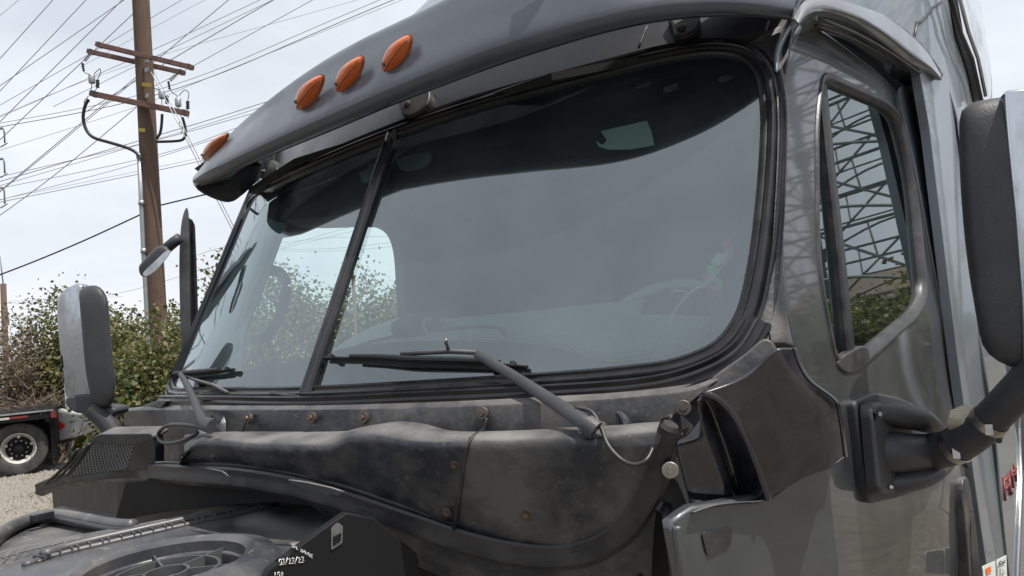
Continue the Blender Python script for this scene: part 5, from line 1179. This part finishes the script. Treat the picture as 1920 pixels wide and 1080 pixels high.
patch('maple_leaf', [(110+x*1.15, 799+y*1.15) for x, y in lf], WF(-.02), M['red'], wpz, step=8, th=.01, bevel=0)
b0 = gp(60, 27)
wv = empty('white_trailer', b0); tag(wv, 'pale white box trailer showing in patches through the dry bushes at the left', 'trailer'); Bv = Matrix((RT.normalized(), -Vector((FW.x, FW.y, 0)).normalized(), Vector((0, 0, 1)))).transposed()
box('trailer_body', b0+Vector((0, 0, 1.5)), (7, 2.2, 1.9), M['whitepaint'], wv, Matrix.Rotation(YAW, 3, 'Z'), .05)
for s in (-2, -1.1): lathe('wheel', [(0, .1), (.3, .1), (.45, .08), (.45, -.1)], b0+Vector((s, -.9, .45)), Vector((FW.x, FW.y, 0))*-1, M['tyre'], wv, 20)
# ================================================================== WHAT THE SIDE WINDOW AND GLOSS PAINT MIRROR: tower, house, hedges, fence
TB = Vector((13.0, 29, 0)); tw_ = empty('lattice_tower', TB); tag(tw_, 'steel lattice transmission tower standing beside the truck, seen mirrored in the driver window', 'tower')
def tp3(u, v, z, hw): return TB+Vector((u*hw, v*hw, z))
lv = [0, 3, 5.6, 8.0, 10.2, 12.4, 14.5, 17, 20, 24, 28]; hwf = lambda z: 4.4-.105*z
cor = [(-1, -1), (1, -1), (1, 1), (-1, 1)]
for u, v in cor: tube('tower_leg', [tp3(u, v, z, hwf(z)) for z in lv], .26, M['pylon'], tw_, seg=8)
for i, z in enumerate(lv):
    for k in range(4):
        a, b_ = cor[k], cor[(k+1) % 4]; A, B_ = tp3(*a, z, hwf(z)), tp3(*b_, z, hwf(z))
        if i: tube('tower_strut', [A, B_], .06, M['pylon'], tw_, seg=6)
        if i: lathe('gusset', [(0, .35), (.38, .3), (.42, 0), (.38, -.3), (0, -.35)], A, (0, 0, 1), M['pylon'], tw_, 12)
        if i < len(lv)-1:
            zm = (z+lv[i+1])/2; tube('tower_strut', [tp3(*a, zm, hwf(zm)), tp3(*b_, zm, hwf(zm))], .045, M['pylon'], tw_, seg=5); tube('tower_arch', cr([tuple(A), tuple((A+B_)/2+Vector((0, 0, .9))), tuple(B_)], 6), .06, M['pylon'], tw_, seg=5)
        if i < len(lv)-1:
            z2 = lv[i+1]; A2, B2 = tp3(*a, z2, hwf(z2)), tp3(*b_, z2, hwf(z2)); Mi = (A2+B2)/2
            tube('tower_brace', [A, Mi], .055, M['pylon'], tw_, seg=6); tube('tower_brace', [B_, Mi], .055, M['pylon'], tw_, seg=6)
            tube('tower_brace', [A.lerp(A2, .5), A.lerp(Mi, .5)], .035, M['pylon'], tw_, seg=5); tube('tower_brace', [B_.lerp(B2, .5), B_.lerp(Mi, .5)], .035, M['pylon'], tw_, seg=5)
            tube('tower_brace', [A.lerp(Mi, .5), A2.lerp(B2, .25)], .035, M['pylon'], tw_, seg=5); tube('tower_brace', [B_.lerp(Mi, .5), B2.lerp(A2, .25)], .035, M['pylon'], tw_, seg=5)
hb = Vector((19.5, 46, 0)); hs = empty('small_house', hb); tag(hs, 'tan house with brown gabled roof, mirrored low in the driver window', 'house')
box('house_wall', hb+Vector((0, 0, 1.6)), (9, 7, 3.2), M['concrete'], hs)
mesh_obj('roof', [hb+Vector(p) for p in ((-5, -4, 3.2), (5, -4, 3.2), (5, 4, 3.2), (-5, 4, 3.2), (-5, 0, 5.2), (5, 0, 5.2))], [(0, 1, 5, 4), (2, 3, 4, 5), (0, 4, 3), (1, 2, 5), (0, 3, 2, 1)], M['roof'], hs, smooth=False)
for x in (-3, 0, 3): f_ = box('window', hb+Vector((x, -3.52, 1.7)), (1.2, .08, 1.3), M['whitepaint'], hs); box('pane', hb+Vector((x, -3.57, 1.7)), (1.0, .04, 1.1), M['black'], f_)
labs = ['nearest of the hedge bushes reflected in the driver window', 'second hedge bush reflected low in the driver window', 'third hedge bush, in front of the reflected house', 'fourth hedge bush, at the foot of the reflected tower', 'fifth hedge bush, beside the reflected tower', 'farthest hedge bush, behind the reflected tower']
for k, (x, y) in enumerate(((5.2, 12), (7.4, 14), (8.6, 18.5), (14.5, 34), (16.5, 33), (10.2, 22))): bush('hedge_bush', 'yellow green '+labs[k], Vector((x, y, 0)), 3.2, 2.6, 6000, .11, 'leafyoung' if k % 2 else 'leaf', 'hedge reflected in the truck', stems=14)
sp2 = empty('chain_link_fence', Vector((3.2, 10, 0))); tag(sp2, 'chain link fence beside the truck, seen mirrored at the bottom of the driver window', 'fence')
for k in range(8): tube('fence_post', [Vector((2.9+.9*k, 5.5+2.2*k, 0)), Vector((2.9+.9*k, 5.5+2.2*k, 2.0))], .035, M['galv'], sp2, seg=8)
mb = ([], [])
for i in range(0, 118):
    for sgn in (1, -1):
        a0 = i*.13; e = a0+sgn*1.9
        if 0 <= e <= 15.4: tube('', [Vector((2.9+.9*a0/2.2, 5.5+a0, .05)), Vector((2.9+.9*e/2.2, 5.5+e, 1.95))], .004, None, mb=mb, seg=3, caps=False)
tag(mesh_obj('chain_link_mesh', mb[0], mb[1], M['galv'], sp2), kind='stuff')
